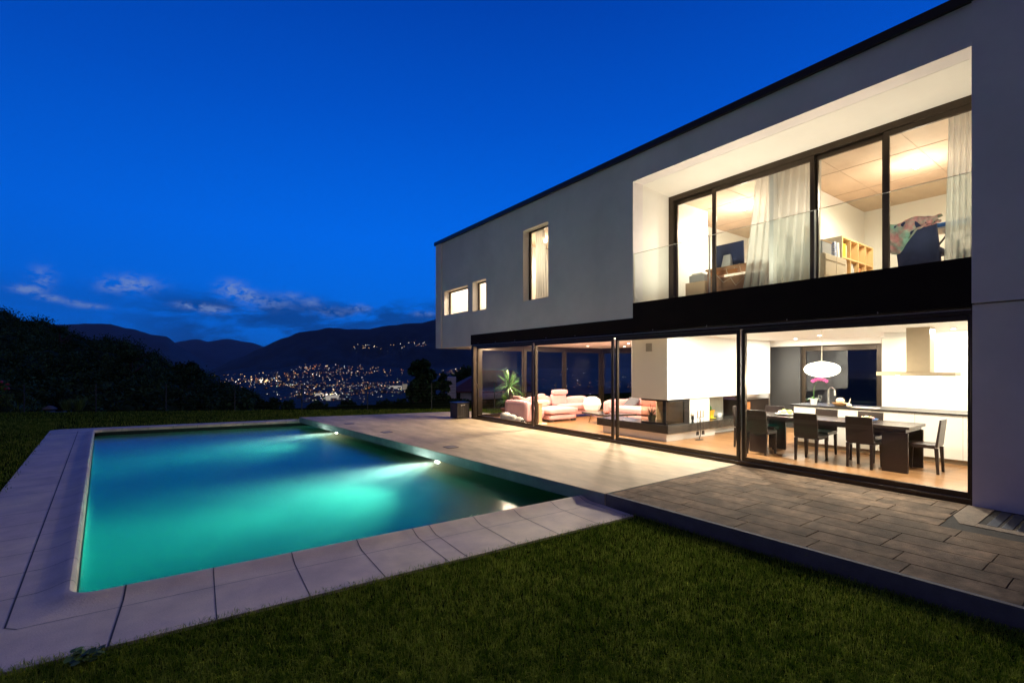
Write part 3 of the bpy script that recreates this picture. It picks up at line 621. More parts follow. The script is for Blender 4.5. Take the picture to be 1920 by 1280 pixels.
def chair(x, y, rz, label):
    global CH0
    if CH0 is None:
        t = thing('dining_chair', label, 'chair', (0,0,0), 'dark dining chairs round the long table')
        t['_o'] = [0,0,0]
        mb = MB(); mb.box(-.17,.22,-.20,.20,.40,.46); mb.build('seat', wenge, t, bevel=.006)
        mb = MB(); mb.add([(-.205,-.20,.43),(-.172,-.20,.43),(-.172,.20,.43),(-.205,.20,.43),(-.25,-.195,.86),(-.225,-.195,.86),(-.225,.195,.86),(-.25,.195,.86)], [(0,3,2,1),(4,5,6,7),(0,1,5,4),(1,2,6,5),(2,3,7,6),(3,0,4,7)])
        mb.build('backrest', wenge, t, bevel=.005)
        for sx, sy in ((-1,-1),(-1,1),(1,-1),(1,1)):
            mb = MB(); cx_ = -.185 if sx < 0 else .19; mb.taper((cx_-(.02 if sx < 0 else -.015), sy*.172), .017,.017,.025,.026, 0,.41, (.02 if sx < 0 else -.012, 0)); mb.build('leg', wenge, t, bevel=.003)
        CH0 = t; c = t
    else: c = copy_tree(CH0)
    c['label'] = label; c.location = (x, y, .004); c.rotation_euler.z = rz; return c
chair(9.38, 4.70, R(2), 'dining chair on the window side, farthest from the near table end')
chair(9.45, 3.84, R(-1), 'middle dining chair of the three on the window side')
chair(9.55, 3.05, R(-3), 'dining chair on the window side, nearest to the table end panel')
chair(10.22, 4.95, R(180), 'dining chair on the kitchen side, farthest left against the dark niche')
chair(10.24, 3.98, R(179), 'dining chair on the kitchen side in front of the white counter, middle one')
chair(10.24, 3.25, R(181), 'dining chair on the kitchen side, behind the fruit bowl')
chair(9.85, 5.20, R(-91), 'dining chair at the far head of the table, mostly behind the glass door stile')
chair(9.93, 2.36, R(92), 'single dining chair at the near head of the table')
def bowl(name, lb, c, r, h, m, stuff_, sm, cat='bowl', pn='fruit'):
    t = thing(name, lb, cat, c); mb = MB(); mb.lathe(c, [(r*.4,0),(r*.8,h*.45),(r,h),(r*.95,h),(r*.7,h*.5),(r*.3,.01)], 24); mb.build('dish', m, t, smooth='auto')
    for k, (dx_, dy_, rr, mm) in enumerate(stuff_): mb = MB(); mb.blob((c[0]+dx_, c[1]+dy_, c[2]+h*.6+rr), (rr,rr,rr*.9), .1, 2, k); mb.build(pn, mm, t, smooth=True)
    return t
yel = mat('fruit_yellow', (.75,.6,.15), .5); grn = mat('fruit_green', (.35,.5,.08), .5); crm = mat('garlic_cream', (.80,.66,.5), .5); pnk = mat('fruit_pink', (.75,.35,.28), .5)
bowl('fruit_bowl', 'blue rimmed dish of fruit on the near end of the dining table', (9.85,3.10,.745), .15, .05, mat('blue_dish', (.06,.16,.40), .3), [(-.05,0,.035,yel),(.04,.03,.035,crm),(.02,-.06,.03,pnk),(.07,-.02,.03,yel),(-.02,.07,.03,crm)], yel)
bowl('vegetable_plate', 'white plate heaped with green vegetables on the far part of the table', (9.85,4.45,.745), .20, .03, whitep, [(-.08,0,.05,pnk),(.0,.04,.05,grn),(.08,-.02,.045,grn),(-.03,-.08,.05,yel),(.05,.09,.04,crm),(-.09,.07,.04,crm)], grn, 'plate', 'vegetable')
# pendant
pd = thing('pendant_lamp', 'glowing white flattened globe lamp hanging over the dining table', 'pendant lamp', (9.55,3.70,1.65))
px_, py_ = 9.55, 3.70
mb = MB(); mb.lathe((px_,py_,2.385), [(.02,-.0),(.085,.005),(.085,.034)], 24); mb.build('canopy', steel, pd, smooth='auto')
mb = MB(); mb.tube([(px_,py_,2.385),(px_,py_,1.80)], .004, 6); mb.tube([(px_-.03,py_,1.80),(px_+.01,py_+.005,2.1),(px_,py_,2.38)], .003, 6); mb.build('cord', mat('white_cord', (.75,.7,.55), .5), pd)
shm = mat('pendant_glow', (.9,.9,.85), .6, emit=(1,.90,.70), estr=5.0, bump=.6, bscale=60)
mb = MB(); mb.lathe((px_,py_,1.65), [(.05,-.135)]+[(.28*math.cos(t)**.8, .13*math.sin(t)) for t in [(-1.2+2.4*i/14) for i in range(15)]]+[(.05,.14)], 40); mb.build('lamp_shade', shm, pd, smooth='auto')
lamp('POINT', 'pendant_light', (px_,py_,1.43), 85, (1,.82,.58), .10, pd)

# ================================================================== KITCHEN
ki = thing('kitchen_island', 'long white kitchen counter with thin black worktop behind the table', 'kitchen counter', (11.4, 3.2, 0))
cabw = mat('cabinet_white', (.80,.76,.68), .35)
mb = MB(); mb.box(11.02, 11.85, 1.45, 4.82, .09, .855); mb.build('cabinet', cabw, ki)
mb = MB(); mb.box(11.07, 11.8, 1.45, 4.78, .0, .0895); mb.build('toe_kick', mat('toe_kick_metal', (.30,.24,.16), .4, .6), ki)
mb = MB(); mb.box(10.98, 11.9, 1.45, 4.88, .856, .882); mb.build('worktop', blackm, ki)
mb = MB(); 
for y in (2.1, 2.75, 3.4, 4.05): mb.box(11.0185, 11.0198, y-.002, y+.002, .10, .85)
mb.build('door_gap', mat('door_gap', (.25,.22,.18), .8), ki)
tc_ = thing('tall_cupboard', 'row of tall white kitchen cupboards behind the range hood', 'cupboard', (12.4, 2.6, 0))
mb = MB(); mb.box(12.30, 12.49, 1.46, 3.62, .0, 2.30); mb.build('carcass', cabw, tc_)
mb = MB()
for y in (2.0, 2.54, 3.08): mb.box(12.2985, 12.2998, y-.002, y+.002, .05, 2.29)
mb.build('door_gap', MATS['door_gap'], tc_)
rh = thing('range_hood', 'slim steel range hood with square chimney over the kitchen counter', 'range hood', (11.2, 2.75, 1.5))
mb = MB(); mb.box(11.04, 11.42, 2.20, 3.34, 1.53, 1.60); mb.build('canopy', steel, rh, bevel=.003)
mb = MB(); mb.box(11.12, 11.42, 2.56, 2.90, 1.60, 2.419); mb.build('chimney', steel, rh, bevel=.003)
for y in (2.45, 3.05):
    mb = MB(); mb.lathe((11.2,y,1.522), [(.02,0),(.03,.003),(.03,.0079)], 14); mb.build('hood_light', lens_w, rh); lamp('AREA', 'hood_lamp', (11.2,y,1.515), 9, (1,.9,.75), .06, rh)
pot('orchid', 'pink orchid in a white pot on the kitchen worktop', 'orchid', (11.25,4.52,.882), .075, .13, whitep, spiky(7,.16,.03,.2,.9,.9), greenl)
orc = bpy.data.objects['orchid']
mb = MB(); mb.tube([(11.25,4.52,1.0),(11.22,4.50,1.25),(11.20,4.42,1.42),(11.20,4.30,1.44)], .004, 6); mb.build('stem', greenl, orc)
for k in range(6):
    t = k/5; c = Vector((11.20,4.52-.26*t,1.39+.045*math.sin(3*t))); mb = MB()
    for j in range(5): a = j*1.2566; mb.blob(c+Vector((.005*j, math.cos(a)*.022, math.sin(a)*.022)), (.006,.020,.020), 0, 1)
    mb.build('flower', mat('orchid_pink', (.72,.10,.38), .5), orc, smooth=True)
wg = thing('wine_glass', 'empty wine glass beside the white orchid pot', 'wine glass', (11.2,4.38,.882))
cg = mat('drinking_glass', (.9,.95,.95), .05, trans=1.0)
mb = MB(); mb.lathe((11.2,4.38,.882), [(.03,0),(.03,.003),(.004,.006),(.004,.10),(.03,.13),(.036,.17),(.030,.21),(.028,.21),(.033,.17),(.026,.135),(.002,.115)], 20); mb.build('glass', cg, wg, smooth='auto')
tp = thing('kitchen_tap', 'tall curved chrome kitchen tap between orchid and bread bowl', 'tap', (11.5,4.33,.882))
mb = MB(); mb.lathe((11.5,4.33,.882), [(.03,0),(.03,.02),(.02,.03)], 16); mb.tube([(11.5,4.33,.90),(11.5,4.33,1.18)]+[(11.5,4.27+.06*math.cos(t),1.18+.07*math.sin(t)) for t in [.4,.9,1.4,1.9,2.4,2.9]]+[(11.5,4.21,1.08)], .014, 10); mb.build('spout', hm, tp, smooth='auto')
bb = bowl('bread_bowl', 'wooden bowl holding a pale round loaf beside the tap', (11.25,4.02,.882), .15, .07, mat('bowl_wood', (.50,.28,.12), .5), [(0,0,.075,crm)], crm, 'bowl', 'loaf')
gl_ = thing('garlic', 'large garlic bulb with pointed stem on the worktop right of the bread bowl', 'garlic', (11.15,3.83,.882)); mb = MB(); mb.lathe((11.15,3.83,.882), [(.02,0),(.05,.025),(.045,.05),(.012,.075)], 16); mb.build('bulb', crm, gl_, smooth=True); mb = MB(); mb.tube([(11.15,3.83,.95),(11.15,3.80,1.06)], [.012,.003], 8); mb.build('stem', crm, gl_)
cbd = MB(); cbd.box(11.05,11.3,3.35,3.75,.882,.892); tag(cbd.build('chopping_board', crm, bevel=.003, loc=(11.2,3.5,.882)), 'pale thin chopping board lying on the worktop right of the garlic', 'chopping board')

# ================================================================== LIVING ROOM
pink = mat('pink_leather', (.74,.41,.41), .42, var=.06, vscale=5, bump=.25, bscale=25)
pinkd = mat('pink_cushion', (.62,.36,.33), .6, var=.08, vscale=5, bump=.2, bscale=40)
def cush(mb, x0, x1, y0, y1, z0, z1, T=None):   # soft box
    n = 8; cx0, cy0, cz0 = (x0+x1)/2, (y0+y1)/2, (z0+z1)/2; a, b, c = (x1-x0)/2, (y1-y0)/2, (z1-z0)/2
    bm = bmesh.new(); bmesh.ops.create_cube(bm, size=2); bmesh.ops.subdivide_edges(bm, edges=bm.edges, cuts=5, use_grid_fill=True)
    rr = min(a, b, c)*.75; vs = []
    for v in bm.verts:
        p = Vector((v.co.x*a, v.co.y*b, v.co.z*c)); q_ = Vector((max(-a+rr, min(a-rr, p.x)), max(-b+rr, min(b-rr, p.y)), max(-c+rr, min(c-rr, p.z)))); d = p-q_
        if d.length > 1e-6: p = q_+d.normalized()*rr
        bulge = 1+.10*(1-(p.x/a)**2)*(1-(p.y/b)**2); p.z *= bulge
        p = p+Vector((cx0,cy0,cz0)); vs.append(T @ p if T else p)
    fs = [tuple(v.index for v in f.verts) for f in bm.faces]; bm.free(); mb.add(vs, fs)
so = thing('corner_sofa', 'large pale pink leather corner sofa with a chaise end', 'sofa', (10.2, 12, 0))
mb = MB(); cush(mb, 9.33,10.45, 11.05,13.0, .05,.22); cush(mb, 10.45,11.9, 12.1,13.0, .08,.25); mb.build('base', pink, so, smooth=True)
mb = MB(); cush(mb, 9.30,10.50, 11.0,12.75, .23,.42); mb.build('seat', pink, so, smooth=True)
mb = MB(); cush(mb, 10.5,11.75, 12.0,12.8, .25,.45); mb.build('seat', pink, so, smooth=True)
mb = MB(); cush(mb, 8.62,9.30, 11.3,13.0, .08,.46); mb.build('base', pink, so, smooth=True)
mb = MB(); cush(mb, 8.50,8.72, 11.15,13.05, .06,.66); mb.build('backrest', pink, so, smooth=True)
for x0, x1, zt in ((9.3,10.3,.72),(10.35,11.0,.80)):
    mb = MB(); T_ = Matrix.Translation((0,12.85,.4)) @ Matrix.Rotation(R(-12), 4, 'X') @ Matrix.Translation((0,-12.85,-.4)); cush(mb, x0,x1, 12.72,12.95, .40,zt, T_); mb.build('back_cushion', pink, so, smooth=True)
mb = MB(); cush(mb, 10.35,11.0, 12.66,12.92, .76,.92); mb.build('headrest', pink, so, smooth=True)
mb = MB(); cush(mb, 11.0,12.0, 12.78,13.05, .30,.66); mb.build('backrest', pink, so, smooth=True)
mb = MB(); cush(mb, 11.75,12.0, 11.9,12.95, .08,.60); mb.build('armrest', pink, so, smooth=True)
for x, y in ((10.35,11.12),(9.42,11.12)): mb = MB(); mb.box(x-.09,x+.07,y-.05,y+.07,0,.07); mb.build('leg', blackm, so)
so.scale = (1, .62, 1); so.location.y = 11.62
t = thing('cushion', 'dusty pink square cushion leaning on the chaise of the corner sofa', 'cushion', (9.55,11.75,.42)); mb = MB(); cush(mb, -.22,.22,-.05,.05,-.2,.2, Matrix.Translation((9.62,11.75,.62)) @ Matrix.Rotation(R(20),4,'Z') @ Matrix.Rotation(R(-14),4,'X')); mb.build('cover', pinkd, t, smooth=True)
t = thing('cushion', 'crumpled pink cushion on top of the left sofa back by the yucca', 'cushion', (8.75,11.8,.62)); mb = MB(); cush(mb, -.2,.2,-.18,.18,-.05,.05, Matrix.Translation((8.8,11.8,.70)) @ Matrix.Rotation(R(20),4,'Y')); mb.build('cover', pinkd, t, smooth=True)
s2 = thing('sofa', 'smaller pale pink leather sofa half hidden behind the fireplace bench', 'sofa', (11.7, 9.6, 0))
mb = MB(); cush(mb, 11.25,12.25, 8.8,10.6, .06,.26); mb.build('base', pink, s2, smooth=True)
mb = MB(); cush(mb, 11.2,12.1, 8.85,10.4, .27,.47); mb.build('seat', pink, s2, smooth=True)
mb = MB(); cush(mb, 12.05,12.35, 8.8,10.6, .3,.66); mb.build('backrest', pink, s2, smooth=True)
mb = MB(); cush(mb, 11.2,12.3, 10.4,10.65, .08,.62); mb.build('armrest', pink, s2, smooth=True)
mb = MB(); cush(mb, 11.95,12.2, 9.15,9.85, .47,.92); mb.build('back_cushion', pink, s2, smooth=True)
mb = MB(); cush(mb, 12.05,12.28, 9.15,9.85, .93,1.08); mb.build('headrest', pink, s2, smooth=True)
t = thing('cushion', 'dark grey cushion lying on the smaller pink sofa', 'cushion', (11.9,10.0,.47)); mb = MB(); cush(mb, -.24,.24,-.22,.22,-.05,.05, Matrix.Translation((11.85,10.0,.56)) @ Matrix.Rotation(R(-35),4,'Y')); mb.build('cover', mat('grey_fabric', (.10,.10,.12), .8), t, smooth=True)
ct = thing('coffee_table', 'low dark rectangular coffee table with splayed wooden legs between the two sofas', 'coffee table', (10.7,9.9,0))
mb = MB(); mb.prism([(10.05,9.45),(11.0,9.1),(11.15,10.2),(10.2,10.55)], .27, .32); mb.build('tabletop', darkst, ct, bevel=.004)
for x, y in ((10.2,9.6),(10.95,9.3),(11.0,10.1),(10.3,10.35)): mb = MB(); mb.tube([(x,y,0),(x+(10.6-x)*.15,y+(9.85-y)*.15,.27)], [.014,.025], 8); mb.build('leg', mat('pale_wood', (.55,.38,.2), .5, var=.1), ct)
t = thing('ashtray', 'small red dish on the dark coffee table', 'dish', (10.5,9.9,.32)); mb = MB(); mb.lathe((10.45,9.75,.32), [(.05,0),(.09,.035),(.08,.035),(.04,.01)], 20); mb.build('dish', mat('red_glaze', (.6,.10,.04), .3), t, smooth='auto')
lt = thing('floor_lamp', 'white faceted paper lantern lamp on thin wire legs beside the corner sofa', 'floor lamp', (11.3,11.1,0))
mb = MB(); mb.lathe((11.25,11.15,.47), [(.10,-.28),(.24,-.18),(.30,0),(.26,.16),(.12,.24)], 8); mb.build('lamp_shade', mat('paper_shade', (.88,.84,.76), .8, emit=(1,.85,.65), estr=.35), lt)
for k in range(3): a = k*2.09+.4; mb = MB(); mb.tube([(11.25+.2*math.cos(a),11.15+.2*math.sin(a),0),(11.25+.08*math.cos(a),11.15+.08*math.sin(a),.2)], .006, 6); mb.build('leg', hm, lt)
st = thing('side_table', 'narrow pale wooden stand with a white top just behind the sliding door stile', 'side table', (8.95,10.9,0))
mb = MB(); mb.box(8.72,8.84,10.80,10.94,0,.62); mb.build('post', MATS['pale_wood'], st, bevel=.004); mb = MB(); mb.box(8.68,9.10,10.78,11.05,.62,.70); mb.build('top', mat('cream_top', (.85,.74,.55), .5), st, bevel=.01); mb = MB(); mb.box(8.66,9.0,10.75,11.0,.004,.035); mb.build('foot', mat('cream_top', (.85,.74,.55), .5), st)
# yucca
yc = thing('yucca_plant', 'tall bushy yucca in a terracotta pot inside the leftmost glass pane', 'potted plant', (8.88,12.50,0))
mb = MB(); mb.lathe((8.88,12.50,0), [(.19,0),(.26,.30),(.29,.30),(.29,.36),(.25,.36)], 28); mb.build('pot', terra, yc, smooth='auto')
mb = MB(); mb.tube([(8.88,12.50,.3),(8.89,12.48,.75),(8.86,12.50,1.02)], [.05,.045,.05], 10); mb.tube([(8.88,12.50,.3),(8.72,12.55,.55)], [.04,.04], 10); mb.build('trunk', bark, yc, smooth='auto')
mb = MB(); 
for _ in range(120): blade(mb, (8.86,12.50,1.02+random.uniform(-.08,.12)), random.uniform(0,6.283), random.uniform(-.3,1.45), random.uniform(.45,.72), .02, random.uniform(.5,1.6), 7, random.uniform(.6,1.5))
for _ in range(60): blade(mb, (8.72,12.55,.56+random.uniform(-.05,.08)), random.uniform(0,6.283), random.uniform(-.2,1.4), random.uniform(.3,.5), .017, random.uniform(.6,1.7), 6, random.uniform(.5,1.2))
mb.build('leaf', mat('yucca_leaf', (.09,.19,.045), .4, attr='shade'), yc, smooth=True)
bl = thing('blanket', 'white fleecy rolled blanket with a dark tip lying at the foot of the yucca pot', 'blanket', (8.5,11.6,0))
mb = MB(); mb.T = Matrix.Translation((8.50,11.62,.0))
mb.blob((-.10,.38,.15), (.14,.26,.14), .10, 3, 11); mb.blob((-.09,.10,.13), (.12,.30,.12), .10, 3, 12); mb.blob((-.07,-.18,.10), (.11,.26,.10), .12, 3, 13); mb.build('roll', mat('fleece', (.72,.68,.6), .95, bump=1.0, bscale=50), bl, smooth=True)
mb = MB(); mb.T = Matrix.Translation((8.43,11.22,.07)); mb.blob((0,0,0), (.10,.13,.06), .2, 3, 14); mb.build('tip', blackm, bl, smooth=True)
# ================================================================== UPSTAIRS ROOMS
greyw = mat('grey_beige_laminate', (.52,.44,.34), .4); birch = mat('birch_ply', (.78,.52,.24), .5, var=.05)
cs = thing('cube_shelf', 'birch cube shelf filled with books against the partition upstairs', 'shelf', (11.95,4.2,3.1))
X0s, nC, cw = 11.12, 4, .42
mb = MB()
for i in range(nC+1): mb.box(X0s+i*cw-.014 if i else X0s-.03, X0s+i*cw+.014, 3.93, 4.42, 3.11, 4.36)
for z in (3.11, 3.51, 3.92, 4.33): mb.box(X0s+.001, X0s+nC*cw-.001, 3.932, 4.418, z, z+.03)
mb.build('carcass', birch, cs); mb = MB(); mb.box(X0s, X0s+nC*cw, 4.42, 4.43, 3.11, 4.36); mb.build('back_panel', birch, cs)
mb = MB(); mb.box(X0s-.034, X0s-.0305, 3.93, 4.42, 3.11, 4.36); mb.build('side_panel', greyw, cs)
cols = [(.75,.60,.05),(.65,.10,.06),(.75,.72,.66),(.15,.25,.45),(.6,.62,.6),(.7,.3,.1)]
bk = {(0,2):[0,0,0,0,2],(0,1):[1,1,2,2,1,2],(1,1):[2,4,2,3,2],(2,1):[5,1,5],(3,1):[2,2],(0,0):[3,2,4],(1,2):[2]}
bn = 0; ordn = ['first','second','third','fourth','fifth','sixth','seventh']
for (ci, rj), lst in bk.items():
    x = X0s+ci*cw+.04
    for bi, c_ in enumerate(lst):
        wd = random.uniform(.03,.055); hgt = random.uniform(.24,.33); z = (3.14,3.54,3.95)[rj]
        t = MB(); t.box(x, x+wd, 3.96, 4.2, z, z+hgt); nm = ['yellow','red','cream','blue','grey','orange'][c_]
        rowname = ['bottom','middle','top'][rj]; coln = ['first','second','third','fourth'][ci]
        tag(t.build('book', mat('book_'+nm, cols[c_], .5), loc=(x,3.96,z)), f'{nm} book, {ordn[bi]} from the left in the {rowname} row, {coln} cube of the birch shelf', 'book', 'books in the birch cube shelf'); x += wd+.003
dc = thing('drawer_cabinet', 'grey beige drawer cabinet in front of the cube shelf upstairs', 'cabinet', (10.6,4.2,3.1))
mb = MB(); mb.box(10.05,11.06,3.85,4.42,3.11,3.86); mb.build('carcass', greyw, dc, bevel=.004)
for z in (3.14,3.44,3.74):
    for x in (10.06,10.56): mb = MB(); mb.box(x,x+.49,3.835,3.849,z,z+(.27 if z < 3.7 else .10)); mb.build('drawer', greyw, dc, bevel=.003)
t = thing('storage_box', 'grey metal box on top of the drawer cabinet upstairs', 'box', (10.3,4.1,3.86)); mb = MB(); mb.box(10.08,10.5,3.9,4.3,3.86,4.10); mb.build('body', mat('grey_box', (.34,.34,.36), .4), t, bevel=.01); mb = MB(); mb.box(10.07,10.51,3.89,4.31,4.10,4.12); mb.build('lid', mat('brown_card', (.4,.26,.14), .7), t)
t = thing('picture_frame', 'small gilt picture frame leaning on the box upstairs', 'picture frame', (10.2,4.2,4.12)); mb = MB(); mb.T = Matrix.Translation((10.2,4.2,4.12)); wallgrid('y', 0, .02, [-.14,.14], [0,.34], [(-.10,.10,.04,.30)], mb); mb.build('frame', mat('gilt', (.45,.30,.12), .5, .3), t); mb = MB(); mb.T = Matrix.Translation((10.2,4.2,4.12)); mb.box(-.10,.10,.012,.018,.04,.30); mb.build('picture', mat('sepia_print', (.55,.42,.3), .6, alt=(.25,.18,.14), altscale=9), t)
for k, (z, m_, lb, dx_) in enumerate(((3.86,(.12,.2,.5),'blue and white folder stack standing at the front of the cabinet',0),(3.86,(.75,.72,.68),'white binder leaning beside the blue folders upstairs',.14))):
    t = MB(); t.T = Matrix.Translation((10.72+dx_,3.92,z)) @ Matrix.Rotation(R(-8),4,'Y'); t.box(0,.10,0,.26,0,.32); tag(t.build('folder', mat('folder%d' % k, m_, .5, alt=(.7,.7,.72), altscale=14, stretch=(1,1,5)), loc=(10.72+dx_,3.92,z)), lb, 'folder')
# desk with computer
dk = thing('desk', 'brown wooden desk seen from behind through the balcony door', 'desk', (9.85,5.7,3.1))
wb = mat('desk_wood', (.36,.19,.10), .5, var=.15, stretch=(1,.5,3)); mb = MB(); mb.box(9.62,10.3,4.75,6.05,3.80,3.84); mb.build('desktop', wb, dk, bevel=.003)
mb = MB(); mb.box(9.66,9.69,4.8,6.0,3.11,3.62); mb.build('back_panel', wb, dk); mb = MB(); mb.box(9.64,9.69,5.35,5.95,3.68,3.76); mb.build('cable_tray', mat('orange_wood', (.38,.15,.05), .4), dk)
for y in (4.78,5.98): mb = MB(); mb.box(9.66,10.26,y,y+.04,3.11,3.80); mb.build('side_panel', wb, dk)
mo = thing('computer_monitor', 'large silver and dark all in one computer seen from behind on the desk', 'computer', (9.85,5.5,3.84))
mb = MB(); mb.T = Matrix.Translation((9.78,5.60,-.12)); mb.add([(0,-.34,3.99),(.03,-.34,3.99),(.03,.30,3.99),(0,.30,3.99),(-.03,-.34,4.47),(0,-.34,4.47),(0,.30,4.47),(-.03,.30,4.47)], [(0,3,2,1),(4,5,6,7),(0,1,5,4),(1,2,6,5),(2,3,7,6),(3,0,4,7)]); mb.build('screen_back', mat('dark_blue_shell', (.03,.04,.10), .35), mo, bevel=.006)
mb = MB(); mb.T = Matrix.Translation((9.72,5.60,0)); mb.add([(-.06,-.10,3.845),(.10,-.10,3.845),(.10,.10,3.845),(-.06,.10,3.845),(-.012,-.075,4.10),(.03,-.075,4.10),(.03,.075,4.10),(-.012,.075,4.10)], [(0,3,2,1),(4,5,6,7),(0,1,5,4),(1,2,6,5),(2,3,7,6),(3,0,4,7)]); mb.build('stand', mat('silver', (.7,.7,.7), .35, .5), mo)
for k, (y0, y1) in enumerate(((5.85,5.4),(5.3,4.9),(5.6,5.1))):
    mb = MB(); mb.tube([(9.66,y0,3.86),(9.63,y0-.05,3.70),(9.62,(y0+y1)/2,3.5-.05*k),(9.64,y1,3.62),(9.66,y1,3.85)], .005, 6); tag(mb.build('cable', mat('cream_cable', (.7,.62,.5), .5), loc=(9.66,y0,3.8)), ['pale cable drooping behind the left end of the desk','pale cable drooping behind the right end of the desk','pale cable hanging lowest behind the desk below the computer'][k], 'cable')
pr = thing('printer', 'grey printer on a low brown cabinet left of the desk', 'printer', (9.85,6.35,3.66)); mb = MB(); mb.box(9.68,10.05,6.12,6.50,3.62,3.78); mb.build('body', mat('printer_grey', (.34,.33,.33), .5), pr, bevel=.015); mb = MB(); mb.box(9.70,10.0,6.18,6.45,3.781,3.82); mb.build('lid', mat('printer_lid', (.6,.58,.52), .5), pr, bevel=.01)
t = thing('low_cabinet', 'low tan cabinet carrying the printer upstairs', 'cabinet', (9.85,6.35,3.1)); mb = MB(); mb.box(9.66,10.1,6.08,6.58,3.11,3.615); mb.build('carcass', mat('tan_laminate', (.55,.38,.25), .5), t, bevel=.004); mb = MB(); mb.box(9.645,9.659,6.10,6.56,3.14,3.59); mb.build('door', mat('tan_laminate', (.55,.38,.25), .5), t, bevel=.003)
# office chair with clothes, table behind
oc = thing('office_chair', 'dark blue office chair turned away from the window upstairs', 'chair', (9.9,2.45,3.1)); navy = mat('navy_fabric', (.025,.035,.10), .8, var=.2, vscale=6)
mb = MB(); cush(mb, -.06,.06,-.27,.27,-.42,.40, Matrix.Translation((9.82,2.42,3.66)) @ Matrix.Rotation(R(-6),4,'Y') @ Matrix.Rotation(R(-4),4,'X')); mb.build('backrest', navy, oc, smooth=True)
mb = MB(); cush(mb, 9.85,10.35,2.15,2.7,3.5,3.62); mb.build('seat', navy, oc, smooth=True); mb = MB(); mb.tube([(10.08,2.42,3.13),(10.08,2.42,3.5)], .03, 10); mb.build('column', blackm, oc)
for k in range(5): a = k*1.257; mb = MB(); mb.tube([(10.08,2.42,3.17),(10.08+.3*math.cos(a),2.42+.3*math.sin(a),3.14)], .02, 8); mb.build('leg', blackm, oc)
mb = MB(); mb.tube([(9.85,2.16,3.62),(9.95,2.08,3.78),(10.2,2.08,3.80),(10.3,2.12,3.64)], .018, 8); mb.build('armrest', blackm, oc)
gm = mat('patterned_scarf', (.60,.25,.25), .8, alt=(.25,.42,.33), altscale=7, var=.3, vscale=12)
cl = thing('garment', 'crumpled pink and green patterned garment draped over the office chair back', 'clothing', (9.78,2.5,3.9))
mb = MB(); n = 26; vs = []; fs = []
for i in range(n+1):
    for j in range(n+1):
        u, v = i/n, j/n; y = 2.78-.66*u; fold = .018*math.sin(u*31+3*math.sin(v*5))+.012*math.sin(u*17+v*9)
        L = v*.95; hang = .62-.50*abs(u-.15)
        top = 4.075+.02*u-.03*math.sin(u*9)
        if L < .15: p = (9.90-(L/.15)*.17, y, top+.012*math.sin(L/.15*3.14))
        else: p = (9.73+.02*math.sin(v*8+u*4)+fold-(L-.15)*.02, y+.03*math.sin(v*6), top-min((L-.15), hang)*(.62+.2*math.sin(u*5+1))+fold)
        vs.append(p)
for i in range(n):
    for j in range(n): a = i*(n+1)+j; fs.append((a,a+1,a+n+2,a+n+1))
mb.add(vs, fs); o = mb.build('cloth', gm, cl, smooth=True); sm = o.modifiers.new('thick', 'SOLIDIFY'); sm.thickness = .006
tb = thing('ironing_board', 'ironing board with a bright blue top behind the draped office chair', 'ironing board', (11,2.1,3.1))
mb = MB(); mb.box(10.3,10.75,1.55,2.35,3.97,4.0); mb.build('board', mat('light_board', (.6,.6,.6), .5), tb, bevel=.005); mb = MB(); mb.box(10.29,10.76,1.56,2.30,4.001,4.07); mb.build('cover', mat('blue_cover', (.05,.18,.55), .6), tb, bevel=.01)
for a, b in ((1.65,2.25),(2.25,1.65)): mb = MB(); mb.tube([(10.5,a,3.12),(10.5,b,3.97)], .014, 8); mb.build('leg', MATS['silver'], tb)
t = thing('bag', 'black curved bag standing under the ironing board upstairs', 'bag', (10.2,1.9,3.1)); mb = MB(); mb.tube([(10.1,2.0,3.5),(10.1,1.98,3.68),(10.1,1.85,3.76),(10.1,1.65,3.72),(10.1,1.58,3.5)], .025, 10); mb.build('strap', blackm, t, smooth=True); mb = MB(); cush(mb, 10.0,10.3,1.56,2.02,3.11,3.52); mb.build('body', mat('brown_bag', (.12,.07,.05), .6), t, smooth=True)
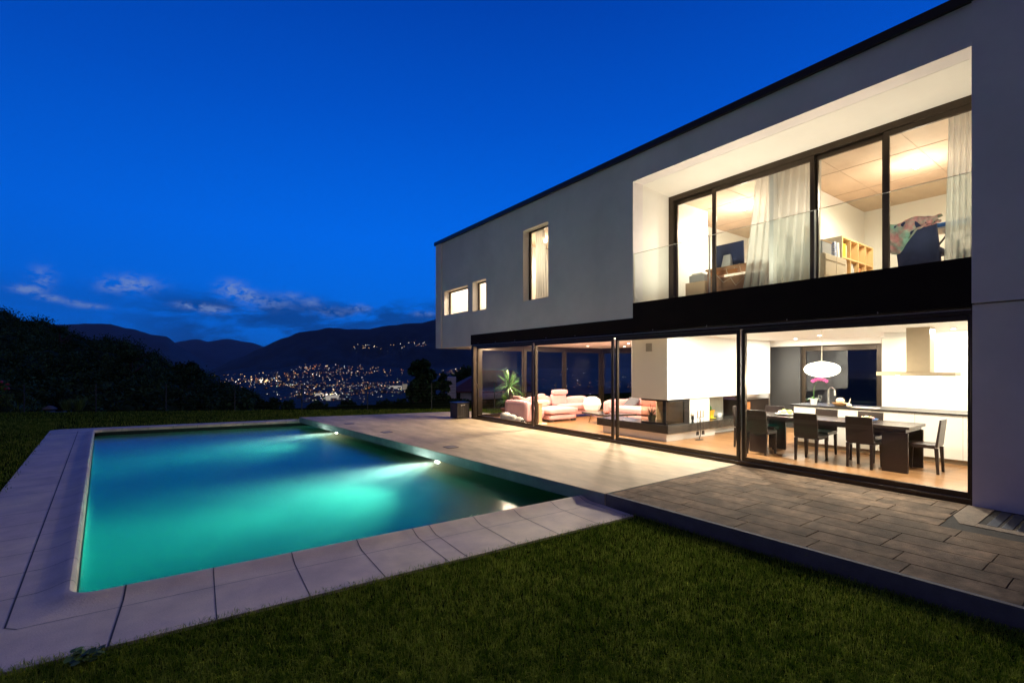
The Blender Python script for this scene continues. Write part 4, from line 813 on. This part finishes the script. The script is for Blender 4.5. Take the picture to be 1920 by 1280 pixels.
# curtains
cm = bpy.data.materials.new('sheer_curtain'); cm.use_nodes = True; q = NT(cm.node_tree); q.n.clear()
d1 = q.new('ShaderNodeBsdfDiffuse'); d1.inputs[0].default_value = (.72,.73,.70,1); d2 = q.new('ShaderNodeBsdfTranslucent'); d2.inputs[0].default_value = (.64,.65,.62,1); mx = q.new('ShaderNodeMixShader'); mx.inputs[0].default_value = .45
q.l.new(d1.outputs[0], mx.inputs[1]); q.l.new(d2.outputs[0], mx.inputs[2]); tr = q.new('ShaderNodeBsdfTransparent'); mx2 = q.new('ShaderNodeMixShader'); mx2.inputs[0].default_value = .22; q.l.new(mx.outputs[0], mx2.inputs[1]); q.l.new(tr.outputs[0], mx2.inputs[2]); o_ = q.new('ShaderNodeOutputMaterial'); q.l.new(mx2.outputs[0], o_.inputs[0])
def curtain(x, yt0, yt1, yb0, yb1, z0, z1, nf_, lb, amp=.045, seed=1):
    t = thing('curtain', lb, 'curtain', (x, (yt0+yt1)/2, z0)); rr = random.Random(seed); ph = rr.uniform(0,6)
    nu, nv = nf_*8, 14; vs = []; fs = []
    for j in range(nv+1):
        v = j/nv
        for i in range(nu+1):
            u = i/nu; uu = u+.025*math.sin(u*9+ph+v*1.5); y = (yt0+(yt1-yt0)*uu)*(v)+(yb0+(yb1-yb0)*uu)*(1-v)
            a = amp*(.55+.45*(1-v)); vs.append((x+a*math.sin(uu*nf_*6.283+ph)+.02*math.sin(uu*7+v*3), y, z0+(z1-z0)*v))
    for j in range(nv):
        for i in range(nu): a = j*(nu+1)+i; fs.append((a,a+1,a+nu+2,a+nu+1))
    mb = MB(); mb.add(vs, fs); o = mb.build('drape', cm, t, smooth=True)
    mb = MB(); mb.tube([(x,yt0,z1+.01),(x,yt1,z1+.01)], .012, 8); mb.build('rail', alu, t)
curtain(9.54, 4.92,3.72, 5.22,3.78, 3.12,5.46, 9, 'wide sheer pale curtain hanging in the middle of the upstairs glass wall', .05, 3)
curtain(9.60, 3.90,3.72, 3.98,3.76, 3.12,5.46, 3, 'narrow strip of pale curtain behind the wide curtain upstairs', .03, 5)
curtain(9.50, 1.98,1.52, 2.05,1.52, 3.12,5.46, 7, 'pale curtain gathered at the right end of the upstairs glass wall', .05, 8)
curtain(8.42, 10.58,10.18, 10.58,9.98, 3.45,5.52, 6, 'cream curtain inside the tall narrow upstairs window', .03, 9)
t = thing('picture_frame', 'dark framed picture low behind the tall upstairs window', 'picture frame', (9,9.5,3.6)); mb = MB(); mb.box(8.9,8.94,9.25,10.3,3.5,4.05); mb.build('frame', blackm, t, bevel=.003); mb = MB(); mb.box(8.895,8.899,9.3,10.25,3.55,4.0); mb.build('picture', mat('slate_print', (.15,.15,.22), .4), t)
# ================================================================== STORAGE BOX
sb = thing('planter_box', 'tall dark slatted box standing outside the far corner of the glass front', 'box', (7.75, 13.75, 0))
mb = MB(); mb.box(7.52, 7.98, 13.52, 13.98, .02, .50)
for k in range(7): mb.box(7.525+k*.066, 7.575+k*.066, 13.508, 13.519, .02, .50)
mb.build('body', mat('dark_slats', (.035,.028,.025), .5, var=.2), sb)
mb = MB(); mb.box(7.50, 8.0, 13.50, 14.0, .501, .53); mb.build('lid', blackm, sb, bevel=.006); mb = MB(); mb.tube([(7.62,13.50,.46),(7.62,13.485,.44),(7.80,13.485,.44),(7.80,13.50,.46)], .008, 8); mb.build('handle', hm, sb)
# ================================================================== LANDSCAPE
def px_dir(px): u = (px-960)/890; return Vector((fw.x+rt.x*u, fw.y+rt.y*u, 0))   # horizontal ray, depth-normalised
def at(px, D, z=0): d = px_dir(px)*D; return Vector((d.x, d.y, z))
def zat(y, D): return 1.7+(687-y)/890*D
def interp(x, tab):
    if x <= tab[0][0]: return tab[0][1]
    for (a, b), (c, d) in zip(tab, tab[1:]):
        if x <= c: t = (x-a)/(c-a); t = t*t*(3-2*t)*.35+t*.65; return b+(d-b)*t
    return tab[-1][1]
def hsh(a, b): return math.sin(a*12.9898+b*78.233)*43758.5453 % 1
def vnoise(x, y):
    xi, yi = math.floor(x), math.floor(y); fx, fy = x-xi, y-yi; fx = fx*fx*(3-2*fx); fy = fy*fy*(3-2*fy)
    return (hsh(xi,yi)*(1-fx)+hsh(xi+1,yi)*fx)*(1-fy)+(hsh(xi,yi+1)*(1-fx)+hsh(xi+1,yi+1)*fx)*fy
def fb(x, y): return vnoise(x,y)*.5+vnoise(x*2.1,y*2.1)*.27+vnoise(x*4.3,y*4.3)*.15+vnoise(x*9,y*9)*.08
mtn = mat('wooded_mountain', (.020,.030,.020), .95, var=.45, vscale=.004)
def ridge(name, D0, z0, D1, sky, amp, mm, nrow=26, step=7, seed=0):
    pxs = list(range(sky[0][0], sky[-1][0]+1, step)); vs = []; fs = []
    for j in range(nrow+3):
        for px in pxs:
            zc = zat(interp(px, sky), D1)+amp*.55*(fb(px*.03+seed, seed)-.5)
            if j <= nrow:
                t = j/nrow; D = D0+(D1-D0)*t; prof = t**1.25
                z = z0+(zc-z0)*prof+amp*(fb(px*.022+seed*3, t*3.2+seed)-.5)*math.sin(math.pi*min(1, t))*1.6
            else: D = D1+(D1-D0)*.25*(j-nrow); z = zc-(zc-z0)*.35*(j-nrow)
            p = at(px, D, z); vs.append(p)
    m_ = len(pxs)
    for j in range(nrow+2):
        for i in range(m_-1): fs.append((j*m_+i, j*m_+i+1, (j+1)*m_+i+1, (j+1)*m_+i))
    mb = MB(); mb.add(vs, fs); o = mb.build(name, mm, smooth=True); tag(o, kind='structure'); return o
SA = [(330,712),(380,701),(400,692),(450,670),(490,651),(530,634),(580,621),(620,615),(660,618),(700,613),(740,610),(780,606),(819,600),(860,593),(950,586),(1100,582),(1300,600),(1600,640),(2000,655),(2600,640)]
SBk = [(-500,590),(-100,600),(0,603),(100,609),(160,608),(205,607),(240,617),(290,627),(310,629),(345,655),(400,688),(450,704),(560,712)]
SCk = [(250,668),(300,652),(335,641),(368,636),(390,641),(430,635),(470,641),(520,662),(620,690)]
SD = [(330,720),(380,706),(440,701),(520,692),(560,684),(590,681),(640,684),(700,686),(760,691),(850,689),(1000,690),(1300,690),(1700,692)]
ridge('mountain', 4800, -120, 7600, SA, 150, mtn, seed=1.3)
ridge('mountain', 7000, -120, 11500, SBk, 160, mtn, seed=4.7)
ridge('mountain', 11000, -120, 17000, SCk, 180, mtn, seed=7.7)
ridge('town_hill', 3000, -115, 4700, SD, 26, mat('dark_valley', (.016,.026,.018), .95, var=.4, vscale=.01), seed=2.2)
mb = MB(); 
for a, b in (((-1400,2600)),): mb.add([at(a,850,-99),at(b,850,-99),at(b,3100,-117),at(a,3100,-117),at(b,14000,-125),at(a,14000,-125)], [(0,1,2,3),(3,2,4,5)])
tag(mb.build('valley_ground', MATS['dark_valley']), kind='structure')
mb = MB(); vs = []; fs = []; n_ = 24
for i in range(n_+1):
    for j in range(9):
        yy = -30+46*i/n_; t = j/8; x = 20+34*t; vs.append((x, yy-4*t, -.5+12*t**1.2*(.85+.3*fb(i*.5, j*.6))))
for i in range(n_):
    for j in range(8): a = i*9+j; fs.append((a, a+9, a+10, a+1))
mb.add(vs, fs); tag(mb.build('rear_slope', MATS['hill_ground'], smooth=True), kind='structure')
# town: lit buildings and street lamps strewn over valley and hill
def tz(px, D):
    if D <= 3000: return -99-(D-850)/2250*17
    if D <= 4700:
        t = (D-3000)/1700; return -115+(zat(interp(px, SD), 4700)+115)*t**1.25+4
    t = (D-4800)/2800; return -120+(zat(interp(px, SA), 7600)+120)*max(0, t)**1.25+30
lcol = {'warm': (1,.62,.25), 'orange': (1,.36,.08), 'white': (1,.93,.78), 'cool': (.62,.85,1), 'green': (.7,1,.6)}
pts = []
def cl(px, sx, D, sD, n, wts, r=(1.2,3.0)):
    for _ in range(n):
        p_ = random.gauss(px, sx); d_ = max(1150, random.gauss(D, sD)); pts.append((p_, d_, random.choices(list(lcol), wts)[0], random.uniform(*r)*.62*random.choice((.6,.8,1,1.5))*d_/3000))
cl(590,55,3700,350,120,(5,4,3,1,.3)); cl(560,60,3000,260,110,(5,3,4,2,.6)); cl(640,70,4250,180,80,(5,5,2,1,0)); cl(480,34,3400,230,60,(5,3,4,1,.3),(1.5,3.6)); cl(505,10,3300,60,14,(4,1,5,0,0),(3,7))
cl(650,60,2350,250,90,(5,3,5,2,1)); cl(617,18,1800,50,34,(3,3,6,0,.2),(2.5,6)); cl(615,32,1480,70,50,(3,1,6,3,1),(1.5,3.6)); cl(575,30,1750,160,40,(5,2,4,1,1),(1.5,3.6)); cl(735,34,2600,300,70,(4,3,4,2,.6)); cl(700,50,1750,150,34,(3,1,4,2,1)); cl(690,50,3900,200,26,(4,3,2,1,1))
cl(850,80,3000,400,60,(3,2,4,2,0)); cl(870,30,4100,180,40,(5,3,4,1,0)); cl(1050,140,3300,700,90,(4,3,4,1,0)); cl(418,8,3150,60,10,(5,4,2,0,0)); cl(1400,300,3300,700,90,(4,3,4,1,0)); cl(2000,300,3000,600,80,(4,3,4,1,0)); cl(435,12,4400,120,8,(5,4,2,0,0))
for (p0, d0), (p1, d1), n_ in (((470,3100),(760,2500),34),((520,2900),(600,1900),22),((560,3800),(700,3900),24),((590,1700),(800,2100),26),((470,3500),(560,3650),14),((640,3000),(880,3300),26)):
    for k in range(n_): t = k/n_; pts.append((p0+(p1-p0)*t+5*math.sin(t*9), d0+(d1-d0)*t, 'orange' if k % 3 else 'warm', 1.2*(d0+(d1-d0)*t)/3000))
mpts = []
for c_, n_, s_ in ((690,16,12),(782,20,11),(685,4,20),(745,4,20),(900,20,30),(1080,24,70)):
    for _ in range(n_): mpts.append((random.gauss(c_, s_), random.gauss(6280, 70), random.choices(list(lcol), (4,4,4,1,0))[0], random.uniform(1.8,3.6)))
tl = {}
for k in lcol: tl[k] = MB()
allp = [(p_, d_, c_, r_, tz(p_, d_)+random.uniform(2,9)) for p_, d_, c_, r_ in pts]+[(p_, d_, c_, r_, tz(p_, d_)+random.uniform(10,30)) for p_, d_, c_, r_ in mpts]
vsA = []; fsA = []; matidx = []
for p_, d_, c_, r_, z_ in allp:
    c = at(p_, d_, z_); n0 = len(vsA); vsA += [c+Vector(v)*r_ for v in ((1,0,0),(-1,0,0),(0,1,0),(0,-1,0),(0,0,1),(0,0,-1))]
    fsA += [tuple(n0+i for i in f) for f in ((0,2,4),(2,1,4),(1,3,4),(3,0,4),(2,0,5),(1,2,5),(3,1,5),(0,3,5))]; matidx += [list(lcol).index(c_)]*8
me = bpy.data.meshes.new('town_lights'); me.from_pydata([tuple(v) for v in vsA], [], fsA)
for k, c_ in lcol.items(): me.materials.append(mat('town_light_'+k, (0,0,0), .5, emit=c_, estr={'warm':3.2,'orange':2.4,'white':3.6,'cool':2,'green':2}[k], nosample=True))
me.polygons.foreach_set('material_index', matidx); o = bpy.data.objects.new('town_lights', me); C.objects.link(o); tag(o, 'countless small warm and white lights of the town in the valley', 'town lights', kind='stuff')
mb = MB(); 
for p_, d_, c_, r_, z_ in allp[::4]:
    if d_ < 4700:
        c = at(p_+random.uniform(-3,3), d_+20, 0); s_ = random.uniform(4,11); zz = tz(p_, d_); mb.box(c.x-s_, c.x+s_, c.y-s_*.7, c.y+s_*.7, zz-8, zz+random.uniform(5,13), random.uniform(.4,1.6))
tag(mb.build('town_buildings', mat('town_walls', (.16,.17,.19), .8, attr='shade')), 'small pale buildings of the distant town spread over the valley', 'town', kind='stuff')
mb = MB()
for px_, D_, w_, h_, z_ in ((623,1500,38,12,-101),(605,1800,50,7,-106),(742,2450,60,10,-108)):
    c = at(px_, D_); mb.box(c.x-w_*.5, c.x+w_*.5, c.y-8, c.y+8, z_-4, z_+h_)
tag(mb.build('lit_halls', mat('lit_hall', (.4,.4,.38), .8, emit=(1,.9,.75), estr=.35, nosample=True)), 'long low floodlit halls in the middle of the distant town', 'town', kind='stuff')
c = at(759, 2300); tw = thing('apartment_tower', 'pale lit apartment slab at the right edge of the distant town', 'building', (c.x,c.y,-110))
mb = MB(); mb.box(c.x-10,c.x+10,c.y-7,c.y+7,-115,-82); mb.build('wall', mat('tower_wall', (.45,.42,.35), .8, emit=(1,.85,.6), estr=.16, nosample=True), tw); mb = MB(); mb.box(c.x-10.5,c.x+10.5,c.y-7.5,c.y+7.5,-82,-80.5); mb.build('roof', mat('town_walls', (.2,.2,.2)), tw)
# ---- foliage
def leaves_np(centres, radii, per, size, seed, flat=.8, inner=True):
    r = np.random.default_rng(seed); V = []; F = []; SH = []
    nb = 0
    for (c, rad), k in zip(zip(centres, radii), per):
        # sub-clumps on the crown's surface, leaves round each clump
        ncl = max(6, k//60); d = r.normal(size=(ncl,3)); d /= np.linalg.norm(d, axis=1)[:,None]; d[:,2] = np.abs(d[:,2])*.9-.25*r.random(ncl)
        cc = np.array(c)+d*np.array([rad,rad,rad*flat])*r.uniform(.55,1.0,(ncl,1)); idx = r.integers(0, ncl, k); clsh = r.uniform(.45,1.6,ncl)
        p = cc[idx]+r.normal(size=(k,3))*rad*.17; a = r.normal(size=(k,3)); a /= np.linalg.norm(a,axis=1)[:,None]; b = np.cross(a, r.normal(size=(k,3))); b /= np.linalg.norm(b,axis=1)[:,None]
        s = size*r.uniform(.6,1.4,(k,1)); q4 = np.stack([p-a*s, p+b*s*.5, p+a*s, p-b*s*.5],1).reshape(-1,3); V.append(q4)
        F.append(np.arange(4*k).reshape(k,4)+nb); nb += 4*k; SH.append(clsh[idx]*r.uniform(.7,1.3,k))
    return np.concatenate(V), np.concatenate(F), np.concatenate(SH)
def np_mesh(name, V, F, m, SH=None, parent=None, off=None):
    me = bpy.data.meshes.new(name); k = F.shape[1]
    if off is not None: V = V-np.array(off)
    me.vertices.add(len(V)); me.vertices.foreach_set('co', V.astype('f').ravel()); me.loops.add(F.size); me.loops.foreach_set('vertex_index', F.astype('i').ravel())
    me.polygons.add(len(F)); me.polygons.foreach_set('loop_start', np.arange(0, F.size, k, dtype='i')); me.update(calc_edges=True); me.validate()
    me.materials.append(m)
    if SH is not None: a = me.attributes.new('shade','FLOAT','FACE'); a.data.foreach_set('value', SH.astype('f'))
    o = bpy.data.objects.new(name, me); C.objects.link(o)
    if parent is not None: o.parent = parent
    return o
WS = [(-260,520),(-60,565),(0,579),(40,588),(80,600),(110,612),(150,622),(200,632),(245,640),(280,655),(300,672),(330,684),(360,690),(390,702),(410,716),(440,728),(480,742),(540,752),(640,756),(760,750),(860,745),(1000,742)]
cs_, rs_, ks_ = [], [], []
for _ in range(300):
    px = random.uniform(-240, 900) if _ > 230 else random.uniform(-200, 470); ys = interp(px, WS); t = random.random()**.8
    if px > 470: D = random.uniform(32, 55); y = random.uniform(ys+2, 775)
    else: D = 34+t*72; y = 772-(772-ys)*t
    rad = random.uniform(.028,.040)*D*(1 if px < 470 else .55); y = max(y, ys+rad/D*890*.72)
    p = at(px, D, zat(y, D)); cs_.append(tuple(p)); rs_.append(rad); ks_.append(620 if px < 470 else 380)
V, F, SH = leaves_np(cs_, rs_, ks_, .20, 5)
tag(np_mesh('woodland', V, F, darkleaf, SH), 'dark dense woodland covering the slope left of the pool', 'woodland', kind='stuff')
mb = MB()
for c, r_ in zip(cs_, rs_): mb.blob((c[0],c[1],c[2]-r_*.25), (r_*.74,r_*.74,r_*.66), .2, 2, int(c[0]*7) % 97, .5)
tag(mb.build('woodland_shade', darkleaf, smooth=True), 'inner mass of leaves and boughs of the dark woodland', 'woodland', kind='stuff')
def tree(px, D, ytop, yb, rad, label, conifer=False, seed=1, dense=1.0, grp='single trees beyond the wire fence'):
    zt, zb = zat(ytop, D), zat(yb, D)-1; b = at(px, D, zb); t = thing('tree', label, 'tree', tuple(b), grp); rr = random.Random(seed); H = zt-zb
    mb = MB(); mb.tube([b, b+Vector((.1,0,H*.45)), b+Vector((0,.1,H*.9))], [H*.035, H*.025, H*.008], 8)
    for k in range(7): a = rr.uniform(0,6.28); h = rr.uniform(.35,.8)*H; mb.tube([b+Vector((0,0,h)), b+Vector((math.cos(a)*rad*.6, math.sin(a)*rad*.6, h+H*.1))], [H*.012,H*.004], 6)
    mb.build('trunk', bark, t)
    cc, rc, kc = [], [], []
    for k in range(16):
        h = rr.uniform(.28,.93); w_ = rad*((1-h)*1.2+.12 if conifer else math.sin(math.pi*min(.97, (h-.12)/.95))**.6); a = rr.uniform(0,6.28); q_ = rr.uniform(.1,.62)
        cc.append((b.x+math.cos(a)*w_*q_, b.y+math.sin(a)*w_*q_, b.z+h*H)); rc.append(max(.25, w_*rr.uniform(.4,.6))); kc.append(int(420*dense))
    V, F, SH = leaves_np(cc, rc, kc, .13, seed); np_mesh('crown', V, F, darkleaf, SH, t, tuple(b))
tree(785, 30, 672, 790, 1.15, 'tall dark tree rising beyond the fence left of the neighbour house', False, 21)
tree(808, 31, 688, 790, 1.0, 'shorter dark tree between the tallest one and the neighbour house', False, 22)
tree(832, 33, 682, 790, .8, 'slim dark conifer just behind the white chimney of the neighbour house', True, 23)
tree(872, 52, 690, 770, 2.2, 'broad dark tree behind the red roof of the neighbour house', False, 24)
tree(245, 62, 640, 800, 3.4, 'black rounded tree standing out on the skyline of the wooded slope', False, 25)
tree(350, 55, 678, 800, 3.0, 'rounded dark tree at the right foot of the wooded slope', False, 26)
tree(112, 82, 603, 760, 2.6, 'feathery tree on the skyline at the left of the wooded slope', False, 27, .7)
tree(660, 34, 745, 800, 1.1, 'low leafy tree below the lawn under the floodlit halls', False, 28)
# ---- garden plants
gleaf = mat('garden_leaf', (.09,.16,.03), .7, attr='shade')
b = at(46, 20.6, -.17); t = thing('shrub', 'loose green shrub at the far left edge of the lawn', 'shrub', tuple(b), 'garden shrubs by the fence'); mb = MB()
for _ in range(90): blade(mb, b+Vector((random.gauss(0,.2),random.gauss(0,.15),.02)), random.uniform(0,6.283), random.uniform(.3,1.4), random.uniform(.3,.58), .026, random.uniform(.6,1.6), 5, random.uniform(.7,2.2))
mb.build('leaf', gleaf, t)
V, F, SH = leaves_np([tuple(b+Vector((.1,0,.3))), tuple(b+Vector((-.5,0,.2)))], [.36,.26], [500,300], .045, 33); np_mesh('foliage', V, F, gleaf, SH, t, tuple(b))
for k, (dx_, lb) in enumerate(((126,'left upright broom like bush of the pair beside the pale rock'),(148,'right upright broom like bush of the pair at the fence'))):
    b = at(dx_, 20.2, -.17); t = thing('shrub', lb, 'shrub', tuple(b), 'garden shrubs by the fence'); mb = MB()
    for _ in range(150): a = random.uniform(0,6.283); blade(mb, b+Vector((math.cos(a)*.12,math.sin(a)*.12,0)), a, random.uniform(1.05,1.5), random.uniform(.36,.58), .014, random.uniform(0,.25), 4, random.uniform(.7,2.0))
    mb.build('leaf', gleaf, t)
b = at(93, 20.6, -.15); mb = MB(); mb.blob((b.x,b.y,-.12), (.23,.17,.11), .2, 3, 4); tag(mb.build('rock', mat('pale_rock', (.22,.20,.17), .9, var=.2, bump=.6), smooth=True, loc=tuple(b)), 'low pale rock between the green shrubs at the far lawn edge', 'rock')
b = at(-2, 19.5, -.17); t = thing('rose_bush', 'bush with red flowers cut by the left edge of the view', 'bush', tuple(b))
V, F, SH = leaves_np([tuple(b+Vector((0,0,.5))), tuple(b+Vector((.1,0,1.0)))], [.45,.32], [700,450], .05, 41); np_mesh('leaf', V, F, gleaf, SH, t, tuple(b))
red = mat('red_petal', (.55,.05,.05), .6, attr='shade')
for k in range(9):
    p = b+Vector((random.uniform(-.25,.35),random.uniform(-.4,.1),random.uniform(.55,1.25))); mb = MB(); mb.blob(p, (.055,.055,.05), .3, 2, k, random.uniform(.6,1.6)); mb.build('flower', red, t)
def weed(p, n, s, lb, seed):
    t = thing('weed', lb, 'weed', p, 'broad leaved weeds in the near lawn'); rr = random.Random(seed); mb = MB()
    for _ in range(n): a = rr.uniform(0,6.28); c = Vector(p)+Vector((rr.gauss(0,s*.6),rr.gauss(0,s*.4),rr.uniform(.01,s*.9))); d = Vector((math.cos(a),math.sin(a),rr.uniform(-.2,.6))).normalized()*s*.35; e = Vector((-math.sin(a),math.cos(a),.1))*s*.24; mb.add([c-d, c-d*.3+e, c+d*.5+e*.9, c+d, c+d*.5-e*.9, c-d*.3-e], [(0,1,2,3,4,5)], rr.uniform(.6,1.8))
    mb.build('leaf', gleaf, t)
weed((-.44,3.98,-.15), 46, .075, 'dark clover like weed at the coping edge near the front joint', 1)
weed((-.98,3.93,-.15), 14, .05, 'small weed by the coping near the lower left corner', 2)
weed((-1.12,3.88,-.15), 12, .045, 'tiny weed clump at the lower left end of the lawn edge', 3)
# ---- fence
fe = thing('wire_fence', 'thin wire fence with slim metal posts along the far lawn edge', 'fence', (2.5, 23, -.17))
fx = [-9.6+2.75*k*.857 for k in range(11)]
for x in fx:
    y = edge_y(x)+.12; mb = MB(); mb.tube([(x,y,-.2),(x,y,.98)], .022, 8); mb.build('post', mat('fence_post', (.05,.06,.05), .6), fe)
for k in range(9): mb = MB(); z = -.08+.125*k; mb.tube([(fx[0],edge_y(fx[0])+.12,z),(fx[-1],edge_y(fx[-1])+.12,z)], .0035, 5); mb.build('wire', MATS['fence_post'], fe)
# ---- neighbour house
nh = thing('neighbour_house', 'small pale house with red tiled roof just beyond the fence by the villa corner', 'house', (20, 35, -3))
def hb_(px0, px1, D0, D1, z0, z1): 
    a, b_, c_, d_ = at(px0, D0), at(px1, D0), at(px1, D1), at(px0, D1); return [(a.x,a.y),(b_.x,b_.y),(c_.x,c_.y),(d_.x,d_.y)], z0, z1
pale = mat('neighbour_plaster', (.78,.78,.80), .85, var=.06)
mb = MB(); mb.prism(*hb_(848, 1000, 41, 48, -4, -.35)); mb.build('wall', pale, nh)
mb = MB(); mb.prism(*hb_(839, 855, 39.5, 40.9, -4, .82)); mb.build('chimney', pale, nh)
mb = MB(); mb.prism(*hb_(856, 863, 40.93, 41.2, -1.9, -.55)); mb.build('window', blackm, nh)
a0, a1, a2, a3 = at(843, 40.4, -.42), at(1010, 40.4, -.42), at(1010, 49, -.3), at(843, 49, -.3); r0, r1 = at(905, 44.5, 1.35), at(960, 44.5, 1.35)
mb = MB(); mb.add([a0,a1,a2,a3,r0,r1]+[v+Vector((0,0,-.12)) for v in (a0,a1,a2,a3)], [(0,1,5,4),(1,2,5),(2,3,4,5),(3,0,4),(6,7,1,0),(7,8,2,1),(8,9,3,2),(9,6,0,3),(9,8,7,6)]); mb.build('roof', mat('red_tiles', (.16,.045,.03), .8, var=.3, vscale=3, stretch=(1,6,6)), nh)
# ================================================================== GRASS
def grass(n, sampler, h, wd, seed):
    r = np.random.default_rng(seed); xy = sampler(r, n); n = len(xy)
    patch = .5+.0*xy[:,0]+.5*np.sin(xy[:,0]*2.3+1.1*np.sin(xy[:,1]*1.7))*np.sin(xy[:,1]*2.9+.8*np.sin(xy[:,0]*3.1))*.5+.5
    hh = h*r.uniform(.35,1.35,n)*(.7+.6*patch); a = r.uniform(0,6.283,n); lean = r.uniform(.1,1.5,n); w_ = wd*r.uniform(.6,1.3,n)
    z0 = -.178; dirx, diry = np.cos(a), np.sin(a); sx, sy = -diry*w_, dirx*w_
    b = np.stack([xy[:,0],xy[:,1],np.full(n,z0)],1); m_ = b+np.stack([dirx*lean*hh*.25,diry*lean*hh*.25,hh*.62],1); t = b+np.stack([dirx*lean*hh*.9,diry*lean*hh*.9,hh*(1-.35*lean)],1); s = np.stack([sx,sy,np.zeros(n)],1)
    V = np.stack([b-s,b+s,m_+s*.8,m_-s*.8,t],1).reshape(-1,3); i0 = np.arange(n)*5
    F = np.concatenate([np.stack([i0,i0+1,i0+2],1),np.stack([i0,i0+2,i0+3],1),np.stack([i0+3,i0+2,i0+4],1)]); fine = np.sin(xy[:,0]*19+2*np.sin(xy[:,1]*13))*np.sin(xy[:,1]*17+2*np.sin(xy[:,0]*11))*.5+.5; sh = r.uniform(.35,1.6,n)*(.6+.6*patch)*(.6+.8*fine); hh = hh; dry = r.random(n) < .07; sh = np.where(dry, sh*1.8, sh)
    return V, F, np.tile(sh, 3)
slope_l = -(P4.x-P1.x)/(P4.y-P1.y)
def nearok(x, y, r):
    yl = 5.10-.98-.0393*(x+.62); e = r.normal(0,.022,len(x))+.03+.02*np.sin(x*7)
    xl = -.62-.98-.0899*(y-5.1)-.02
    ok = (y < yl+e) & (x < (4.73-.037*(y-4.43))-.01) & (x > -4)
    left = (x < xl+r.normal(0,.03,len(x))+.03*np.sin(y*5)) 
    return ok & ~((y > yl+.06) & ~left)
def samp_near(r, n):
    m_ = n*3; D = 2.2+6.5*r.random(m_)**1.6; u = r.uniform(-1.15,1.1,m_); x = (fw.x+rt.x*u)*D; y = (fw.y+rt.y*u)*D; k = nearok(x, y, r) & (y < 4.35); xy = np.stack([x,y],1)[k]; return xy[:n]
def samp_wide(r, n):
    m_ = n*3; x = r.uniform(-8, 5, m_); y = r.uniform(-4.5, 4.35, m_); D = fw.x*x+fw.y*y; u = (rt.x*x+rt.y*y)/np.maximum(D, .01)
    k = nearok(np.maximum(x, -3.9), y, r) & ~((D > 2.2) & (np.abs(u) < 1.1)); return np.stack([x,y],1)[k][:n]
def samp_left(r, n):
    y = r.uniform(4.2,23.5,n*2); xl = -.62-.98-.0899*(y-5.1)+.03*np.sin(y*5)+r.normal(0,.03,n*2)+.02; x = xl-np.abs(r.exponential(1.6,n*2)); return np.stack([x,y],1)[:n]
def samp_far(r, n):
    x = r.uniform(-9.5,13.5,n*2); y0 = np.where(x > 3.5, 17.08-.225*(x-3.5), 18.98-.18*(x+1.78)); y0 = np.where(x < -2.8, 19.0, y0); y1 = edge_y(x)+.1; y = y0+(y1-y0)*r.random(n*2); k = (y1 > y0) & ~((x > 8.9) & (y < 15.8)); return np.stack([x,y],1)[k][:n]
parts = [grass(200000, samp_near, .042, .0017, 1), grass(260000, samp_wide, .042, .0038, 4), grass(30000, samp_left, .05, .0038, 2), grass(60000, samp_far, .055, .006, 3)]
Vs, Fs, Ss, nb = [], [], [], 0
for V, F, S_ in parts: Vs.append(V); Fs.append(F+nb); Ss.append(S_); nb += len(V)
gm_ = bpy.data.materials.new('grass_blade'); gm_.use_nodes = True; q = NT(gm_.node_tree); q.n.clear(); at_ = q.new('ShaderNodeAttribute', attribute_name='shade')
gc = q.ramp(q.m('MULTIPLY', at_.outputs['Fac'], .5), [(0,(.028,.058,.004)),(.4,(.095,.175,.012)),(1,(.40,.46,.06))])
g1 = q.new('ShaderNodeBsdfDiffuse'); q.put(g1.inputs[0], gc); g2 = q.new('ShaderNodeBsdfTranslucent'); q.put(g2.inputs[0], gc); mx = q.new('ShaderNodeMixShader'); mx.inputs[0].default_value = .35; q.l.new(g1.outputs[0], mx.inputs[1]); q.l.new(g2.outputs[0], mx.inputs[2]); o_ = q.new('ShaderNodeOutputMaterial'); q.l.new(mx.outputs[0], o_.inputs[0])
tag(np_mesh('grass', np.concatenate(Vs), np.concatenate(Fs), gm_, np.concatenate(Ss)), 'short mown green grass of the garden lawn', 'grass', kind='stuff')
# ================================================================== HAZE
hz = bpy.data.materials.new('haze'); hz.use_nodes = True; q = NT(hz.node_tree); q.n.clear()
pv = q.new('ShaderNodeVolumePrincipled'); pv.inputs['Color'].default_value = (.55,.75,1,1); pv.inputs['Density'].default_value = 2.0e-5
o_ = q.new('ShaderNodeOutputMaterial'); q.l.new(pv.outputs[0], o_.inputs['Volume'])
mb = MB(); mb.box(-26000, 26000, -1500, 24000, -131, 1300); tag(mb.build('haze', hz), kind='stuff')
